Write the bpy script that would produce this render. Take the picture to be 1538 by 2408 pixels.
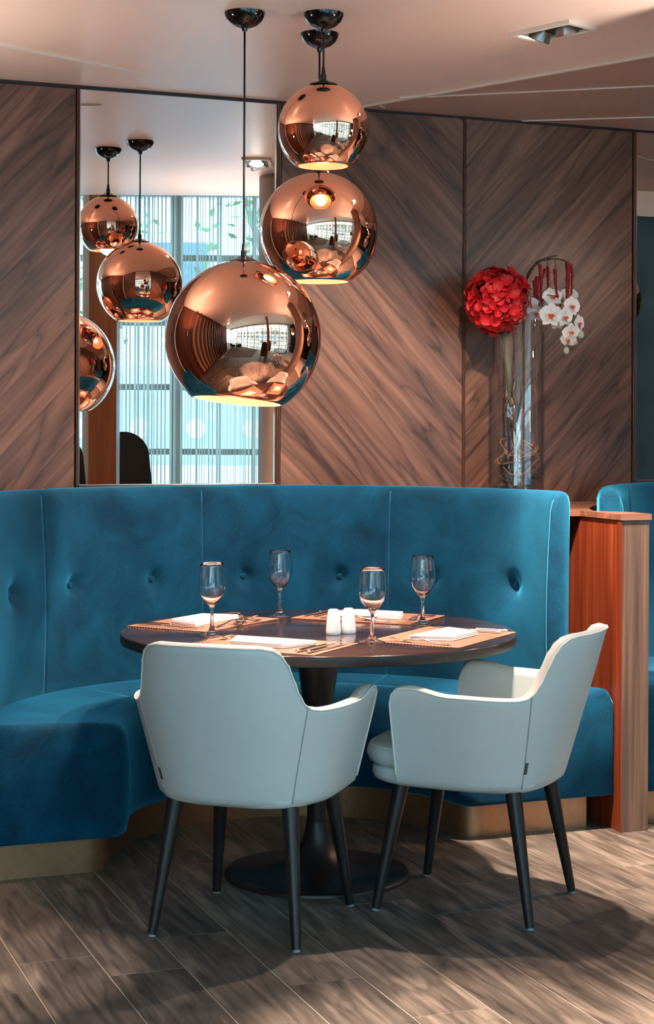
import bpy, bmesh, math, random
from mathutils import Vector, Matrix
R = math.radians
rnd = random.Random(7)
scene = bpy.context.scene
for o in list(bpy.data.objects): bpy.data.objects.remove(o)
COL = scene.collection

# ------------------------------------------------------------------ camera
EYE = 1.373
cam_d = bpy.data.cameras.new('camera'); cam = bpy.data.objects.new('camera', cam_d); COL.objects.link(cam)
cam.location = (0, 0, EYE); cam.rotation_euler = (R(90), R(-0.25), 0)
cam_d.sensor_fit = 'VERTICAL'; cam_d.sensor_height = 36.0; cam_d.sensor_width = 23.0
cam_d.lens = 36.0*4000/2408; cam_d.shift_y = -199/2408
cam_d.clip_start = 0.05
scene.camera = cam

# ------------------------------------------------------------------ world (daylight outside the window wall)
world = bpy.data.worlds.new('world'); scene.world = world; world.use_nodes = True
wn = world.node_tree.nodes; wl = world.node_tree.links
bg = wn['Background']
tc = wn.new('ShaderNodeTexCoord'); sp = wn.new('ShaderNodeSeparateXYZ'); cr = wn.new('ShaderNodeValToRGB')
wl.new(tc.outputs['Generated'], sp.inputs[0]); wl.new(sp.outputs['Z'], cr.inputs[0]); wl.new(cr.outputs[0], bg.inputs[0])
cr.color_ramp.elements[0].position = 0.0; cr.color_ramp.elements[0].color = (0.52, 0.86, 1.0, 1)
cr.color_ramp.elements[1].position = 0.7; cr.color_ramp.elements[1].color = (0.40, 0.74, 1.0, 1)
bg.inputs[1].default_value = 8.6

# ------------------------------------------------------------------ view
vs = scene.view_settings
vs.view_transform = 'Standard'; vs.look = 'None'; vs.gamma = 1.0; vs.use_curve_mapping = False
vs.exposure = 0.33

# ------------------------------------------------------------------ frames of the place
TH = R(21.2)                                   # the panelled wall is turned by this much
U = Vector((math.cos(TH), math.sin(TH), 0))    # along the wall
V = Vector((-math.sin(TH), math.cos(TH), 0))   # towards the wall
BC = Vector((-.08, 5.23, 0))                   # centre of the round booth
WALL = 1.054                                   # wall distance from the booth centre
ZC = 2.585                                     # low ceiling
ZH = 3.2                                       # high ceiling by the windows
L2 = 2.25                                      # distance to the next booth
def W(lx, ly, z=0): return BC + U*lx + V*ly + Vector((0, 0, z))
W0 = W(0, WALL); NN = -V
def mirrored(x, y):
    p = Vector((x, y, 0)); return p - NN*(2*((p-W0).dot(NN)))
# window wall
D2 = Vector((math.cos(2*TH), math.sin(2*TH), 0)); N2 = Vector((-D2.y, D2.x, 0))
WP = mirrored(-1.071, 12.0)                    # foot of one big window post

# daylight portal in the window opening
pl = bpy.data.lights.new('window_portal', 'AREA'); po = bpy.data.objects.new('window_portal', pl); COL.objects.link(po)
pl.shape = 'RECTANGLE'; pl.size = 14.0; pl.size_y = 3.2; pl.energy = 1.0
pl.cycles.is_portal = True
po.location = WP + D2*(-3.7) + Vector((0, 0, 1.6)) - N2*0.12
po.rotation_euler = (N2*-1).to_track_quat('Z', 'Y').to_euler()

# ------------------------------------------------------------------ helpers: objects
def link(o, parent=None):
    COL.objects.link(o)
    if parent is not None: o.parent = parent
    return o
def tag(o, label=None, cat=None, group=None, kind=None):
    if label: o['label'] = label
    if cat: o['category'] = cat
    if group: o['group'] = group
    if kind: o['kind'] = kind
    return o
def thing(name, label, cat, loc=(0, 0, 0), rz=0.0, group=None):
    o = bpy.data.objects.new(name, None); COL.objects.link(o); o.empty_display_size = .05
    o.location = loc; o.rotation_euler = (0, 0, rz)
    return tag(o, label, cat, group)
def obj(name, geo, mat, parent=None, smooth=True, sub=0, loc=None, rz=None, auto=None):
    v, f = geo
    me = bpy.data.meshes.new(name); me.from_pydata([tuple(p) for p in v], [], f); me.validate()
    bm = bmesh.new(); bm.from_mesh(me); bmesh.ops.recalc_face_normals(bm, faces=bm.faces); bm.to_mesh(me); bm.free()
    if smooth:
        for p in me.polygons: p.use_smooth = True
    if auto is not None: me.set_sharp_from_angle(angle=R(auto))
    if mat: me.materials.append(mat)
    o = bpy.data.objects.new(name, me); link(o, parent)
    if sub:
        m = o.modifiers.new('sub', 'SUBSURF'); m.levels = sub; m.render_levels = sub
    if loc is not None: o.location = loc
    if rz is not None: o.rotation_euler = (0, 0, rz)
    return o
def dup(o, parent=None):
    c = o.copy(); COL.objects.link(c); c.parent = parent
    for ch in list(o.children): dup(ch, c)
    return c
def copy_tree(o, loc, rz=0.0, label=None, group=None):
    c = dup(o); c.location = loc; c.rotation_euler = (0, 0, rz)
    if label: c['label'] = label
    if group: c['group'] = group
    return c

# ------------------------------------------------------------------ helpers: geometry -> (verts, faces)
def join(*gs):
    v = []; f = []
    for a, b in gs:
        n = len(v); v += [tuple(p) for p in a]; f += [tuple(i+n for i in q) for q in b]
    return v, f
def xf(g, m): return [tuple(m @ Vector(p)) for p in g[0]], g[1]
def move(g, x, y, z): return [(p[0]+x, p[1]+y, p[2]+z) for p in g[0]], g[1]
def box(x0, x1, y0, y1, z0, z1):
    v = [(x0,y0,z0),(x1,y0,z0),(x1,y1,z0),(x0,y1,z0),(x0,y0,z1),(x1,y0,z1),(x1,y1,z1),(x0,y1,z1)]
    return v, [(0,3,2,1),(4,5,6,7),(0,1,5,4),(1,2,6,5),(2,3,7,6),(3,0,4,7)]
def bbox(x0, x1, y0, y1, z0, z1, b=.004, seg=2):
    bm = bmesh.new(); v, f = box(x0,x1,y0,y1,z0,z1)
    vv = [bm.verts.new(p) for p in v]
    for q in f: bm.faces.new([vv[i] for i in q])
    bmesh.ops.bevel(bm, geom=list(bm.edges), offset=b, segments=seg, profile=.5, affect='EDGES')
    bm.verts.ensure_lookup_table(); bm.verts.index_update()
    g = [tuple(p.co) for p in bm.verts], [tuple(w.index for w in q.verts) for q in bm.faces]; bm.free()
    return g
def lathe(prof, seg=48):
    v = []; f = []; rows = []
    for r, z in prof:
        if r < 1e-6: rows.append([len(v)]); v.append((0, 0, z))
        else:
            rows.append(list(range(len(v), len(v)+seg)))
            v += [(r*math.cos(2*math.pi*k/seg), r*math.sin(2*math.pi*k/seg), z) for k in range(seg)]
    for a, b in zip(rows, rows[1:]):
        for k in range(seg):
            j = (k+1) % seg
            if len(a) == 1 and len(b) == 1: continue
            if len(a) == 1: f.append((a[0], b[k], b[j]))
            elif len(b) == 1: f.append((a[k], a[j], b[0]))
            else: f.append((a[k], a[j], b[j], b[k]))
    return v, f
def tube(pts, r, seg=8, closed=False):
    P = [Vector(p) for p in pts]; n = len(P); v = []; f = []
    rr = r if callable(r) else (lambda t: r)
    T = []
    for i in range(n):
        if closed: t = P[(i+1) % n]-P[i-1]
        else: t = P[min(i+1, n-1)]-P[max(i-1, 0)]
        T.append(t.normalized() if t.length > 1e-9 else Vector((0, 0, 1)))
    a = Vector((0, 0, 1)) if abs(T[0].z) < .9 else Vector((1, 0, 0))
    nrm = (a - T[0]*a.dot(T[0])).normalized()
    for i in range(n):
        nrm = nrm - T[i]*nrm.dot(T[i])
        nrm = nrm.normalized() if nrm.length > 1e-6 else T[i].orthogonal().normalized()
        b = T[i].cross(nrm); q = rr(i/max(1, n-1))
        for k in range(seg):
            c = 2*math.pi*k/seg
            v.append(tuple(P[i] + (nrm*math.cos(c)+b*math.sin(c))*q))
    for i in range(n if closed else n-1):
        j = (i+1) % n
        for k in range(seg):
            l = (k+1) % seg
            f.append((i*seg+k, i*seg+l, j*seg+l, j*seg+k))
    if not closed:
        f.append(tuple(range(seg))[::-1]); f.append(tuple(range((n-1)*seg, n*seg)))
    return v, f
def spline(pts, n=8):
    P = [Vector(p) for p in pts]; out = []
    for i in range(len(P)-1):
        p0 = P[max(i-1, 0)]; p1 = P[i]; p2 = P[i+1]; p3 = P[min(i+2, len(P)-1)]
        for k in range(n):
            t = k/n
            out.append(.5*((2*p1)+(p2-p0)*t+(2*p0-5*p1+4*p2-p3)*t*t+(3*p1-p0-3*p2+p3)*t**3))
    out.append(P[-1]); return out
def sheet(rows, closed_u=False):
    nr = len(rows); nc = len(rows[0]); v = [p for r in rows for p in r]; f = []
    for i in range(nr-1):
        for k in range(nc if closed_u else nc-1):
            j = (k+1) % nc
            f.append((i*nc+k, i*nc+j, (i+1)*nc+j, (i+1)*nc+k))
    return v, f
def prism(poly, z0, z1):
    n = len(poly)
    v = [(x, y, z0) for x, y in poly]+[(x, y, z1) for x, y in poly]
    return v, [tuple(range(n))[::-1], tuple(range(n, 2*n))]+[(i, (i+1) % n, n+(i+1) % n, n+i) for i in range(n)]
def lerp(a, b, t): return a+(b-a)*t
def clamp(t, a=0., b=1.): return max(a, min(b, t))
def ipol(tab, x):
    if x <= tab[0][0]: return tab[0][1]
    for (a, p), (b, q) in zip(tab, tab[1:]):
        if x <= b:
            t = (x-a)/(b-a); t = t*t*(3-2*t); return p+(q-p)*t
    return tab[-1][1]

# ------------------------------------------------------------------ helpers: materials
def lin(c):
    return tuple((x/255/12.92 if x/255 <= .04045 else ((x/255+.055)/1.055)**2.4) for x in c)+(1,)
def newmat(name):
    m = bpy.data.materials.new(name); m.use_nodes = True
    nt = m.node_tree; return m, nt, nt.nodes['Principled BSDF']
def plain(name, c, rough=.5, metal=0., spec=.5, coat=0., sheen=0., noise=0., nscale=30., bump=0., bscale=200., linear=False):
    m, nt, b = newmat(name); col = c+(1,) if linear else lin(c)
    b.inputs['Base Color'].default_value = col; b.inputs['Roughness'].default_value = rough
    b.inputs['Metallic'].default_value = metal; b.inputs['Specular IOR Level'].default_value = spec
    b.inputs['Coat Weight'].default_value = coat; b.inputs['Coat Roughness'].default_value = .08
    if sheen:
        b.inputs['Sheen Weight'].default_value = sheen; b.inputs['Sheen Roughness'].default_value = .35
    if noise or bump:
        t = nt.nodes.new('ShaderNodeTexCoord')
    if noise:
        nz = nt.nodes.new('ShaderNodeTexNoise'); nz.inputs['Scale'].default_value = nscale; nz.inputs['Detail'].default_value = 5
        nt.links.new(t.outputs['Object'], nz.inputs['Vector'])
        mr = nt.nodes.new('ShaderNodeMapRange'); mr.inputs[1].default_value = .3; mr.inputs[2].default_value = .7
        mr.inputs[3].default_value = 1-noise; mr.inputs[4].default_value = 1+noise
        nt.links.new(nz.outputs['Fac'], mr.inputs[0])
        mx = nt.nodes.new('ShaderNodeMix'); mx.data_type = 'RGBA'; mx.blend_type = 'MULTIPLY'; mx.inputs[0].default_value = 1
        mx.inputs[6].default_value = col; nt.links.new(mr.outputs[0], mx.inputs[7]); nt.links.new(mx.outputs[2], b.inputs['Base Color'])
    if bump:
        n2 = nt.nodes.new('ShaderNodeTexNoise'); n2.inputs['Scale'].default_value = bscale; n2.inputs['Detail'].default_value = 3
        nt.links.new(t.outputs['Object'], n2.inputs['Vector'])
        bp = nt.nodes.new('ShaderNodeBump'); bp.inputs['Strength'].default_value = bump; bp.inputs['Distance'].default_value = .002
        nt.links.new(n2.outputs['Fac'], bp.inputs['Height']); nt.links.new(bp.outputs[0], b.inputs['Normal'])
    return m
def math_n(nt, op, a, b=None):
    n = nt.nodes.new('ShaderNodeMath'); n.operation = op
    for i, x in enumerate((a, b)):
        if x is None: continue
        if isinstance(x, (int, float)): n.inputs[i].default_value = x
        else: nt.links.new(x, n.inputs[i])
    return n.outputs[0]
def wood(name, dark, mid, light, axis='Z', rot=0., grain=(1.2, 14., 14.), strip=0., rough=.35, scale=1., random_obj=False, coat=0., vein=.5, ring=0., rvw=.16, dist=.9, bump=.15):
    """grain runs along local `axis` (after turning by rot in the XZ plane); strip = veneer leaf width"""
    m, nt, b = newmat(name); N = nt.nodes.new; Lk = nt.links.new
    t = N('ShaderNodeTexCoord'); mp = N('ShaderNodeMapping'); Lk(t.outputs['Object'], mp.inputs[0])
    if axis == 'Z': mp.inputs['Rotation'].default_value = (0, R(90)+rot, 0)
    elif axis == 'Y': mp.inputs['Rotation'].default_value = (0, 0, R(-90))
    vec = mp.outputs[0]
    sx = N('ShaderNodeSeparateXYZ'); Lk(vec, sx.inputs[0])
    X, Y, Z = sx.outputs
    across = Z if axis == 'Z' else Y
    rv = 0.
    if strip:
        idx = math_n(nt, 'FLOOR', math_n(nt, 'DIVIDE', across, strip))
        wnz = N('ShaderNodeTexWhiteNoise'); wnz.noise_dimensions = '1D'; Lk(idx, wnz.inputs['W']); rv = wnz.outputs['Value']
    elif random_obj:
        oi = N('ShaderNodeObjectInfo'); rv = oi.outputs['Random']
    cb = N('ShaderNodeCombineXYZ')
    gx = math_n(nt, 'MULTIPLY', X, grain[0]*scale)
    if strip or random_obj: gx = math_n(nt, 'ADD', gx, math_n(nt, 'MULTIPLY', rv, 37.))
    Lk(gx, cb.inputs[0]); Lk(math_n(nt, 'MULTIPLY', Y, grain[1]*scale), cb.inputs[1]); Lk(math_n(nt, 'MULTIPLY', Z, grain[2]*scale), cb.inputs[2])
    n1 = N('ShaderNodeTexNoise'); n1.inputs['Scale'].default_value = 1; n1.inputs['Detail'].default_value = 6; n1.inputs['Distortion'].default_value = dist
    Lk(cb.outputs[0], n1.inputs['Vector'])
    sc2 = N('ShaderNodeVectorMath'); sc2.operation = 'MULTIPLY'; sc2.inputs[1].default_value = (2.2, 7, 7); Lk(cb.outputs[0], sc2.inputs[0])
    n2 = N('ShaderNodeTexNoise'); n2.inputs['Scale'].default_value = 1; n2.inputs['Detail'].default_value = 4; Lk(sc2.outputs[0], n2.inputs['Vector'])
    mixv = math_n(nt, 'ADD', math_n(nt, 'MULTIPLY', n1.outputs['Fac'], 1-vein*.5), math_n(nt, 'MULTIPLY', n2.outputs['Fac'], vein*.5))
    if ring:
        n3 = N('ShaderNodeTexNoise'); n3.inputs['Scale'].default_value = .42; n3.inputs['Detail'].default_value = 3; n3.inputs['Distortion'].default_value = .5; Lk(cb.outputs[0], n3.inputs['Vector'])
        ph = math_n(nt, 'ADD', math_n(nt, 'MULTIPLY', n3.outputs['Fac'], 42.), math_n(nt, 'MULTIPLY', n1.outputs['Fac'], 5.))
        wv_ = math_n(nt, 'POWER', math_n(nt, 'ABSOLUTE', math_n(nt, 'SINE', ph)), .4)
        mixv = math_n(nt, 'ADD', mixv, math_n(nt, 'MULTIPLY', math_n(nt, 'SUBTRACT', wv_, .82), ring))
    if strip or random_obj:
        mixv = math_n(nt, 'ADD', mixv, math_n(nt, 'MULTIPLY', math_n(nt, 'SUBTRACT', rv, .5), rvw))
    rp = N('ShaderNodeValToRGB'); e = rp.color_ramp.elements
    e[0].position = .30; e[0].color = lin(dark); e[1].position = .70; e[1].color = lin(light)
    x = rp.color_ramp.elements.new(.5); x.color = lin(mid)
    Lk(mixv, rp.inputs[0]); Lk(rp.outputs[0], b.inputs['Base Color'])
    b.inputs['Roughness'].default_value = rough; b.inputs['Coat Weight'].default_value = coat
    bp = N('ShaderNodeBump'); bp.inputs['Strength'].default_value = bump; bp.inputs['Distance'].default_value = .002
    Lk(n2.outputs['Fac'], bp.inputs['Height']); Lk(bp.outputs[0], b.inputs['Normal'])
    return m
def velvet(name, deep, nap):
    m, nt, b = newmat(name); N = nt.nodes.new; Lk = nt.links.new
    t = N('ShaderNodeTexCoord')
    n1 = N('ShaderNodeTexNoise'); n1.inputs['Scale'].default_value = 6; n1.inputs['Detail'].default_value = 4; n1.inputs['Distortion'].default_value = .6
    n2 = N('ShaderNodeTexNoise'); n2.inputs['Scale'].default_value = 420; n2.inputs['Detail'].default_value = 2
    for n in (n1, n2): Lk(t.outputs['Object'], n.inputs['Vector'])
    v = math_n(nt, 'ADD', math_n(nt, 'MULTIPLY', n1.outputs['Fac'], .55), math_n(nt, 'MULTIPLY', n2.outputs['Fac'], .45))
    rp = N('ShaderNodeValToRGB'); e = rp.color_ramp.elements
    e[0].position = .36; e[0].color = lin(deep); e[1].position = .66; e[1].color = lin(nap)
    Lk(v, rp.inputs[0]); Lk(rp.outputs[0], b.inputs['Base Color'])
    b.inputs['Roughness'].default_value = .85; b.inputs['Specular IOR Level'].default_value = .15
    b.inputs['Sheen Weight'].default_value = .9; b.inputs['Sheen Roughness'].default_value = .45; b.inputs['Sheen Tint'].default_value = lin((60, 170, 215))
    bp = N('ShaderNodeBump'); bp.inputs['Strength'].default_value = .25; bp.inputs['Distance'].default_value = .001
    Lk(n2.outputs['Fac'], bp.inputs['Height']); Lk(bp.outputs[0], b.inputs['Normal'])
    return m
def emit(name, c, s):
    m = bpy.data.materials.new(name); m.use_nodes = True; nt = m.node_tree
    nt.nodes.remove(nt.nodes['Principled BSDF'])
    e = nt.nodes.new('ShaderNodeEmission'); e.inputs[0].default_value = c+(1,); e.inputs[1].default_value = s
    nt.links.new(e.outputs[0], nt.nodes['Material Output'].inputs[0]); return m
def thin_glass(name, tint=(1, 1, 1), ior=1.5, rough=.0):
    m = bpy.data.materials.new(name); m.use_nodes = True; nt = m.node_tree
    nt.nodes.remove(nt.nodes['Principled BSDF'])
    tr = nt.nodes.new('ShaderNodeBsdfTransparent'); tr.inputs[0].default_value = tint+(1,)
    gl = nt.nodes.new('ShaderNodeBsdfGlossy'); gl.inputs['Roughness'].default_value = rough
    lw = nt.nodes.new('ShaderNodeLayerWeight'); lw.inputs[0].default_value = .5
    pw = math_n(nt, 'POWER', lw.outputs['Facing'], 5.); fac = math_n(nt, 'ADD', math_n(nt, 'MULTIPLY', pw, .88), .12)
    mx = nt.nodes.new('ShaderNodeMixShader')
    nt.links.new(fac, mx.inputs[0]); nt.links.new(tr.outputs[0], mx.inputs[1]); nt.links.new(gl.outputs[0], mx.inputs[2])
    nt.links.new(mx.outputs[0], nt.nodes['Material Output'].inputs[0]); return m
def real_glass(name):
    m, nt, b = newmat(name)
    b.inputs['Base Color'].default_value = (1, 1, 1, 1); b.inputs['Roughness'].default_value = 0; b.inputs['IOR'].default_value = 1.46
    b.inputs['Transmission Weight'].default_value = 1; return m

M = {}
M['walnut_a'] = wood('walnut_rising', (54, 36, 29), (93, 65, 52), (128, 94, 77), rot=R(-43), grain=(1.0, 9, 9), strip=.14, rough=.36, vein=.8, ring=.24, rvw=.10, dist=1.2)
M['walnut_b'] = wood('walnut_falling', (56, 37, 30), (95, 67, 54), (130, 96, 79), rot=R(43), grain=(1.0, 9, 9), strip=.14, rough=.36, vein=.8, ring=.24, rvw=.10, dist=1.2)
M['walnut_v'] = wood('walnut_upright', (60, 44, 36), (92, 71, 58), (122, 98, 82), grain=(1.0, 34, 34), rough=.4, vein=.7)
M['redwood'] = wood('red_walnut', (70, 26, 14), (110, 46, 25), (142, 72, 42), grain=(.9, 26, 26), rough=.32, vein=.6)
M['walnut_h'] = wood('walnut_level', (84, 50, 38), (122, 80, 62), (150, 108, 86), axis='X', grain=(1.2, 22, 22), rough=.3, vein=.5)
M['dark_wood_wall'] = wood('screen_walnut', (50, 26, 17), (86, 46, 29), (118, 70, 45), grain=(.9, 14, 14), rough=.35, vein=.5)
M['plank'] = wood('oak_look_plank', (34, 30, 27), (82, 74, 67), (128, 117, 107), axis='Y', grain=(1.6, 9, 9), rough=.45, random_obj=True, vein=.8, ring=.12, rvw=.07, dist=2.0, bump=.25)
M['grout'] = plain('grout', (168, 158, 148), .8)
M['ceiling'] = plain('ceiling_paint', (240, 224, 214), .35, noise=.02, nscale=2)
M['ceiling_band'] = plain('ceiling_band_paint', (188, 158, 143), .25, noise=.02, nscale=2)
M['strip'] = plain('pale_strip', (225, 222, 212), .4)
M['black'] = plain('black_gap', (22, 20, 22), .5)
M['reed'] = wood('reed_trim', (52, 32, 24), (84, 54, 40), (110, 76, 58), grain=(1, 40, 40), rough=.35)
M['mirror'] = plain('silvered_glass', (238, 236, 233), .0, metal=1.)
M['copper'] = plain('copper_plating', None, .025, metal=1., linear=True) if False else None
m, nt, b = newmat('copper_plating'); b.inputs['Base Color'].default_value = (.96, .53, .38, 1); b.inputs['Metallic'].default_value = 1; b.inputs['Roughness'].default_value = .03; M['copper'] = m
m, nt, b = newmat('copper_inside'); b.inputs['Base Color'].default_value = (.90, .46, .32, 1); b.inputs['Metallic'].default_value = 1.; b.inputs['Roughness'].default_value = .3; M['copper_in'] = m
M['bulb'] = emit('warm_bulb', (1., .72, .48), 60.)
M['black_gloss'] = plain('black_gloss', (16, 14, 15), .12, coat=.5)
M['cord'] = plain('black_cord', (18, 17, 18), .5)
M['velvet'] = velvet('teal_velvet', (1, 34, 56), (7, 72, 102))
M['seam'] = plain('teal_seam', (34, 118, 148), .85)
M['bronze'] = plain('bronze_plinth', (176, 132, 98), .34, metal=.85, noise=.08, nscale=40)
M['leather'] = plain('pale_leather', (186, 196, 197), .42, spec=.4, noise=.02, nscale=9, bump=.08, bscale=350)
M['piping'] = plain('leather_piping', (222, 220, 212), .4)
M['stitch'] = plain('stitched_seam', (150, 156, 154), .6)
M['dark_leg'] = wood('wenge_leg', (16, 14, 15), (27, 25, 27), (44, 42, 45), grain=(2, 60, 60), rough=.36, vein=.6)
M['foot'] = plain('clear_glide', (120, 150, 165), .3)
M['table_top'] = wood('wenge_top', (30, 20, 22), (46, 31, 32), (66, 46, 46), axis='X', grain=(1.5, 18, 18), rough=.16, vein=.5, coat=.25, bump=.05)
M['table_edge'] = wood('wenge_edge', (20, 17, 18), (34, 28, 28), (54, 44, 42), axis='X', grain=(3, 70, 70), rough=.5, vein=.7)
M['pedestal'] = plain('brown_black_metal', (34, 28, 28), .38, metal=.2)
M['glass'] = real_glass('wine_glass_crystal')
M['vase'] = thin_glass('vase_glass')
M['pane'] = thin_glass('window_glass', (.96, .99, .98))
M['china'] = plain('white_china', (235, 237, 238), .12, coat=.6)
M['napkin'] = plain('white_linen', (240, 236, 232), .85, bump=.1, bscale=600)
M['steel'] = plain('polished_steel', (214, 210, 205), .12, metal=1.)
M['white_metal'] = plain('white_metal', (220, 218, 212), .4)
M['grey_metal'] = plain('grey_reflector', (150, 150, 150), .25, metal=.8)
M['spot'] = emit('spot_lamp', (1., .9, .78), 45.)
M['label'] = plain('black_woven_label', (8, 16, 22), .7)
M['lettering'] = plain('pale_lettering', (150, 178, 190), .7)
M['red_petal'] = plain('red_petal', (186, 6, 18), .6, noise=.25, nscale=25)
M['red_core'] = plain('red_core', (92, 4, 10), .8)
M['white_petal'] = plain('orchid_petal', (238, 237, 234), .45, noise=.03, nscale=60)
M['orange_lip'] = plain('orchid_lip', (226, 96, 34), .5)
M['bud'] = plain('orchid_bud', (176, 190, 168), .5)
M['amaranth'] = plain('amaranth_red', (128, 8, 24), .8, noise=.3, nscale=160, bump=.6, bscale=260)
M['stem'] = plain('green_stem', (74, 88, 58), .5)
M['twig'] = plain('dark_twig', (54, 40, 34), .45, noise=.3, nscale=40)
M['curly'] = plain('tan_twig', (156, 112, 70), .5)
M['column'] = plain('taupe_column', (112, 94, 82), .55, noise=.04, nscale=8)
M['frame'] = plain('window_frame_grey', (172, 174, 170), .5)
m, nt, b = newmat('curtain_string'); b.inputs['Base Color'].default_value = lin((224, 226, 223)); b.inputs['Roughness'].default_value = .8
tl = nt.nodes.new('ShaderNodeBsdfTranslucent'); tl.inputs[0].default_value = lin((228, 232, 228)); mxs = nt.nodes.new('ShaderNodeMixShader'); mxs.inputs[0].default_value = .55
nt.links.new(b.outputs[0], mxs.inputs[1]); nt.links.new(tl.outputs[0], mxs.inputs[2]); nt.links.new(mxs.outputs[0], nt.nodes['Material Output'].inputs[0]); M['string'] = m
M['post_wood'] = wood('post_cherry', (120, 62, 30), (158, 90, 48), (184, 116, 70), grain=(.8, 16, 16), rough=.35)
M['black_leather'] = plain('black_leather', (22, 20, 22), .38, bump=.1)
M['carpet'] = plain('patterned_carpet', (92, 78, 70), .95, noise=.5, nscale=5)
M['street'] = plain('street_paving', (186, 188, 188), .8, noise=.1, nscale=2)
M['facade'] = plain('pale_facade', (196, 198, 196), .8)
M['facade_glass'] = plain('facade_window', (70, 92, 112), .1)
M['leaf'] = plain('tree_leaf', (84, 110, 66), .7, noise=.4, nscale=3)
M['bark'] = plain('tree_bark', (92, 84, 76), .9)
M['van'] = plain('van_blue', (168, 196, 220), .3)
M['van_white'] = plain('van_white', (225, 230, 235), .3)
# woven mat
m, nt, b = newmat('woven_copper_mat'); N = nt.nodes.new; Lk = nt.links.new
t = N('ShaderNodeTexCoord'); sx = N('ShaderNodeSeparateXYZ'); Lk(t.outputs['Object'], sx.inputs[0])
k = 2*math.pi/.0105
sA = math_n(nt, 'SINE', math_n(nt, 'MULTIPLY', sx.outputs[0], k)); sB = math_n(nt, 'SINE', math_n(nt, 'MULTIPLY', sx.outputs[1], k))
wv = math_n(nt, 'MULTIPLY', sA, sB)
rp = N('ShaderNodeValToRGB'); e = rp.color_ramp.elements
e[0].position = .25; e[0].color = lin((62, 30, 20)); e[1].position = .72; e[1].color = lin((202, 150, 126))
Lk(math_n(nt, 'ADD', math_n(nt, 'MULTIPLY', wv, .5), .5), rp.inputs[0]); Lk(rp.outputs[0], b.inputs['Base Color'])
bp = N('ShaderNodeBump'); bp.inputs['Strength'].default_value = .8; bp.inputs['Distance'].default_value = .0015
Lk(wv, bp.inputs['Height']); Lk(bp.outputs[0], b.inputs['Normal'])
b.inputs['Roughness'].default_value = .5; b.inputs['Metallic'].default_value = .1
M['mat'] = m

# ================================================================== STRUCTURE
# room outline (world x, y)
LW0 = W(-1.62, WALL); LW1 = Vector((-1.95, .8, 0))
RW0 = W(5.4, WALL)
def win(t): return WP + D2*t
RWc = win(2.9)
room = [LW0, LW1 + Vector((-.1, -.5, 0)), win(-8.2), RWc, RW0]
# ---- floor with planks laid square to the panelled wall
fl = obj('floor', prism([(p.x, p.y) for p in (LW0+V*.1-U*.2, Vector((-2.1, .8, 0)), Vector((-5.2, 1.2, 0)), win(-10.6)-N2*.1, win(3.3)-N2*.1, RW0+U*.3+V*.1)], -.06, -.0012), M['grout'], smooth=False)
tag(fl, 'grey brown plank floor with pale joints', None, kind='structure')
frame_planks = bpy.data.objects.new('plank_anchor', None)
PW, PL = .1965, 1.2
known = {0: -.49, -1: -.75, 5: -.277, 4: -.546, 2: -1.288}
pm = obj('plank', bbox(.0012, PW-.0012, .0012, PL-.0012, -.02, 0, .001, 1), M['plank'], fl, smooth=False)
first = True; cnt = 0
for kx in range(-10, 16):
    x0 = -.585+PW*kx
    off = known.get(kx, (kx*.265 + rnd.uniform(-.05, .05)) % PL)
    for j in range(-7, 3):
        y0 = off + PL*j
        p = W(x0, y0)
        c = W(x0+PW/2, y0+PL/2)
        if y0 > 1.05 or c.y < -1.2 or c.x < -2.3 or c.x > 3.9: continue
        if (c-WP).dot(N2) < .5: continue
        if abs(c.x) > .25*max(c.y, 0)+1.35 and c.y < 4.2: continue
        y1 = min(y0+PL, 1.045)
        if first: o = pm; first = False
        else: o = pm.copy(); COL.objects.link(o); o.parent = fl
        o.location = p; o.rotation_euler = (0, 0, TH); cnt += 1
        if y1 < y0+PL: o.scale = (1, (y1-y0)/PL, 1)

# ---- panelled wall
wb = obj('wall_back', box(-1.62, 5.5, WALL+.02, WALL+.14, 0, ZC+.1), M['dark_wood_wall'], smooth=False, loc=BC, rz=TH)
tag(wb, 'walnut panelled wall behind the booths', None, kind='structure')
def panel(x0, x1, mat, z0=0.):
    o = obj('panel', bbox(x0+.004, x1-.004, WALL, WALL+.025, z0, ZC-.012, .0015, 1), mat, wb, smooth=False); return o
MX0, MX1 = -.452, .287; P1, P2 = 1.061, 1.823
panel(-1.62, -1.27, M['walnut_b']); panel(-1.27, MX0-.012, M['walnut_a'])
panel(MX1+.018, P1, M['walnut_b']); panel(P1+.004, P2-.006, M['walnut_a'])
P3 = P2+.762
panel(P3+.02, P3+.80, M['walnut_b']); panel(P3+.81, P3+1.6, M['walnut_a']); panel(P3+1.62, 5.4, M['walnut_b'])
def reed(x, w):
    o = obj('reed_trim', join(bbox(x, x+w*.46, WALL-.006, WALL+.02, .9, ZC-.012, .0015, 1), bbox(x+w*.54, x+w, WALL-.006, WALL+.02, .9, ZC-.012, .0015, 1)), M['reed'], wb, smooth=False)
reed(MX0-.012, .010); reed(MX1+.004, .014); reed(P1-.004, .010); reed(P2-.006, .012); reed(P3+.004, .014)
obj('shadow_gap', box(-1.62, 5.4, WALL-.004, WALL+.02, ZC-.012, ZC), M['black'], wb, smooth=False)

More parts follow.
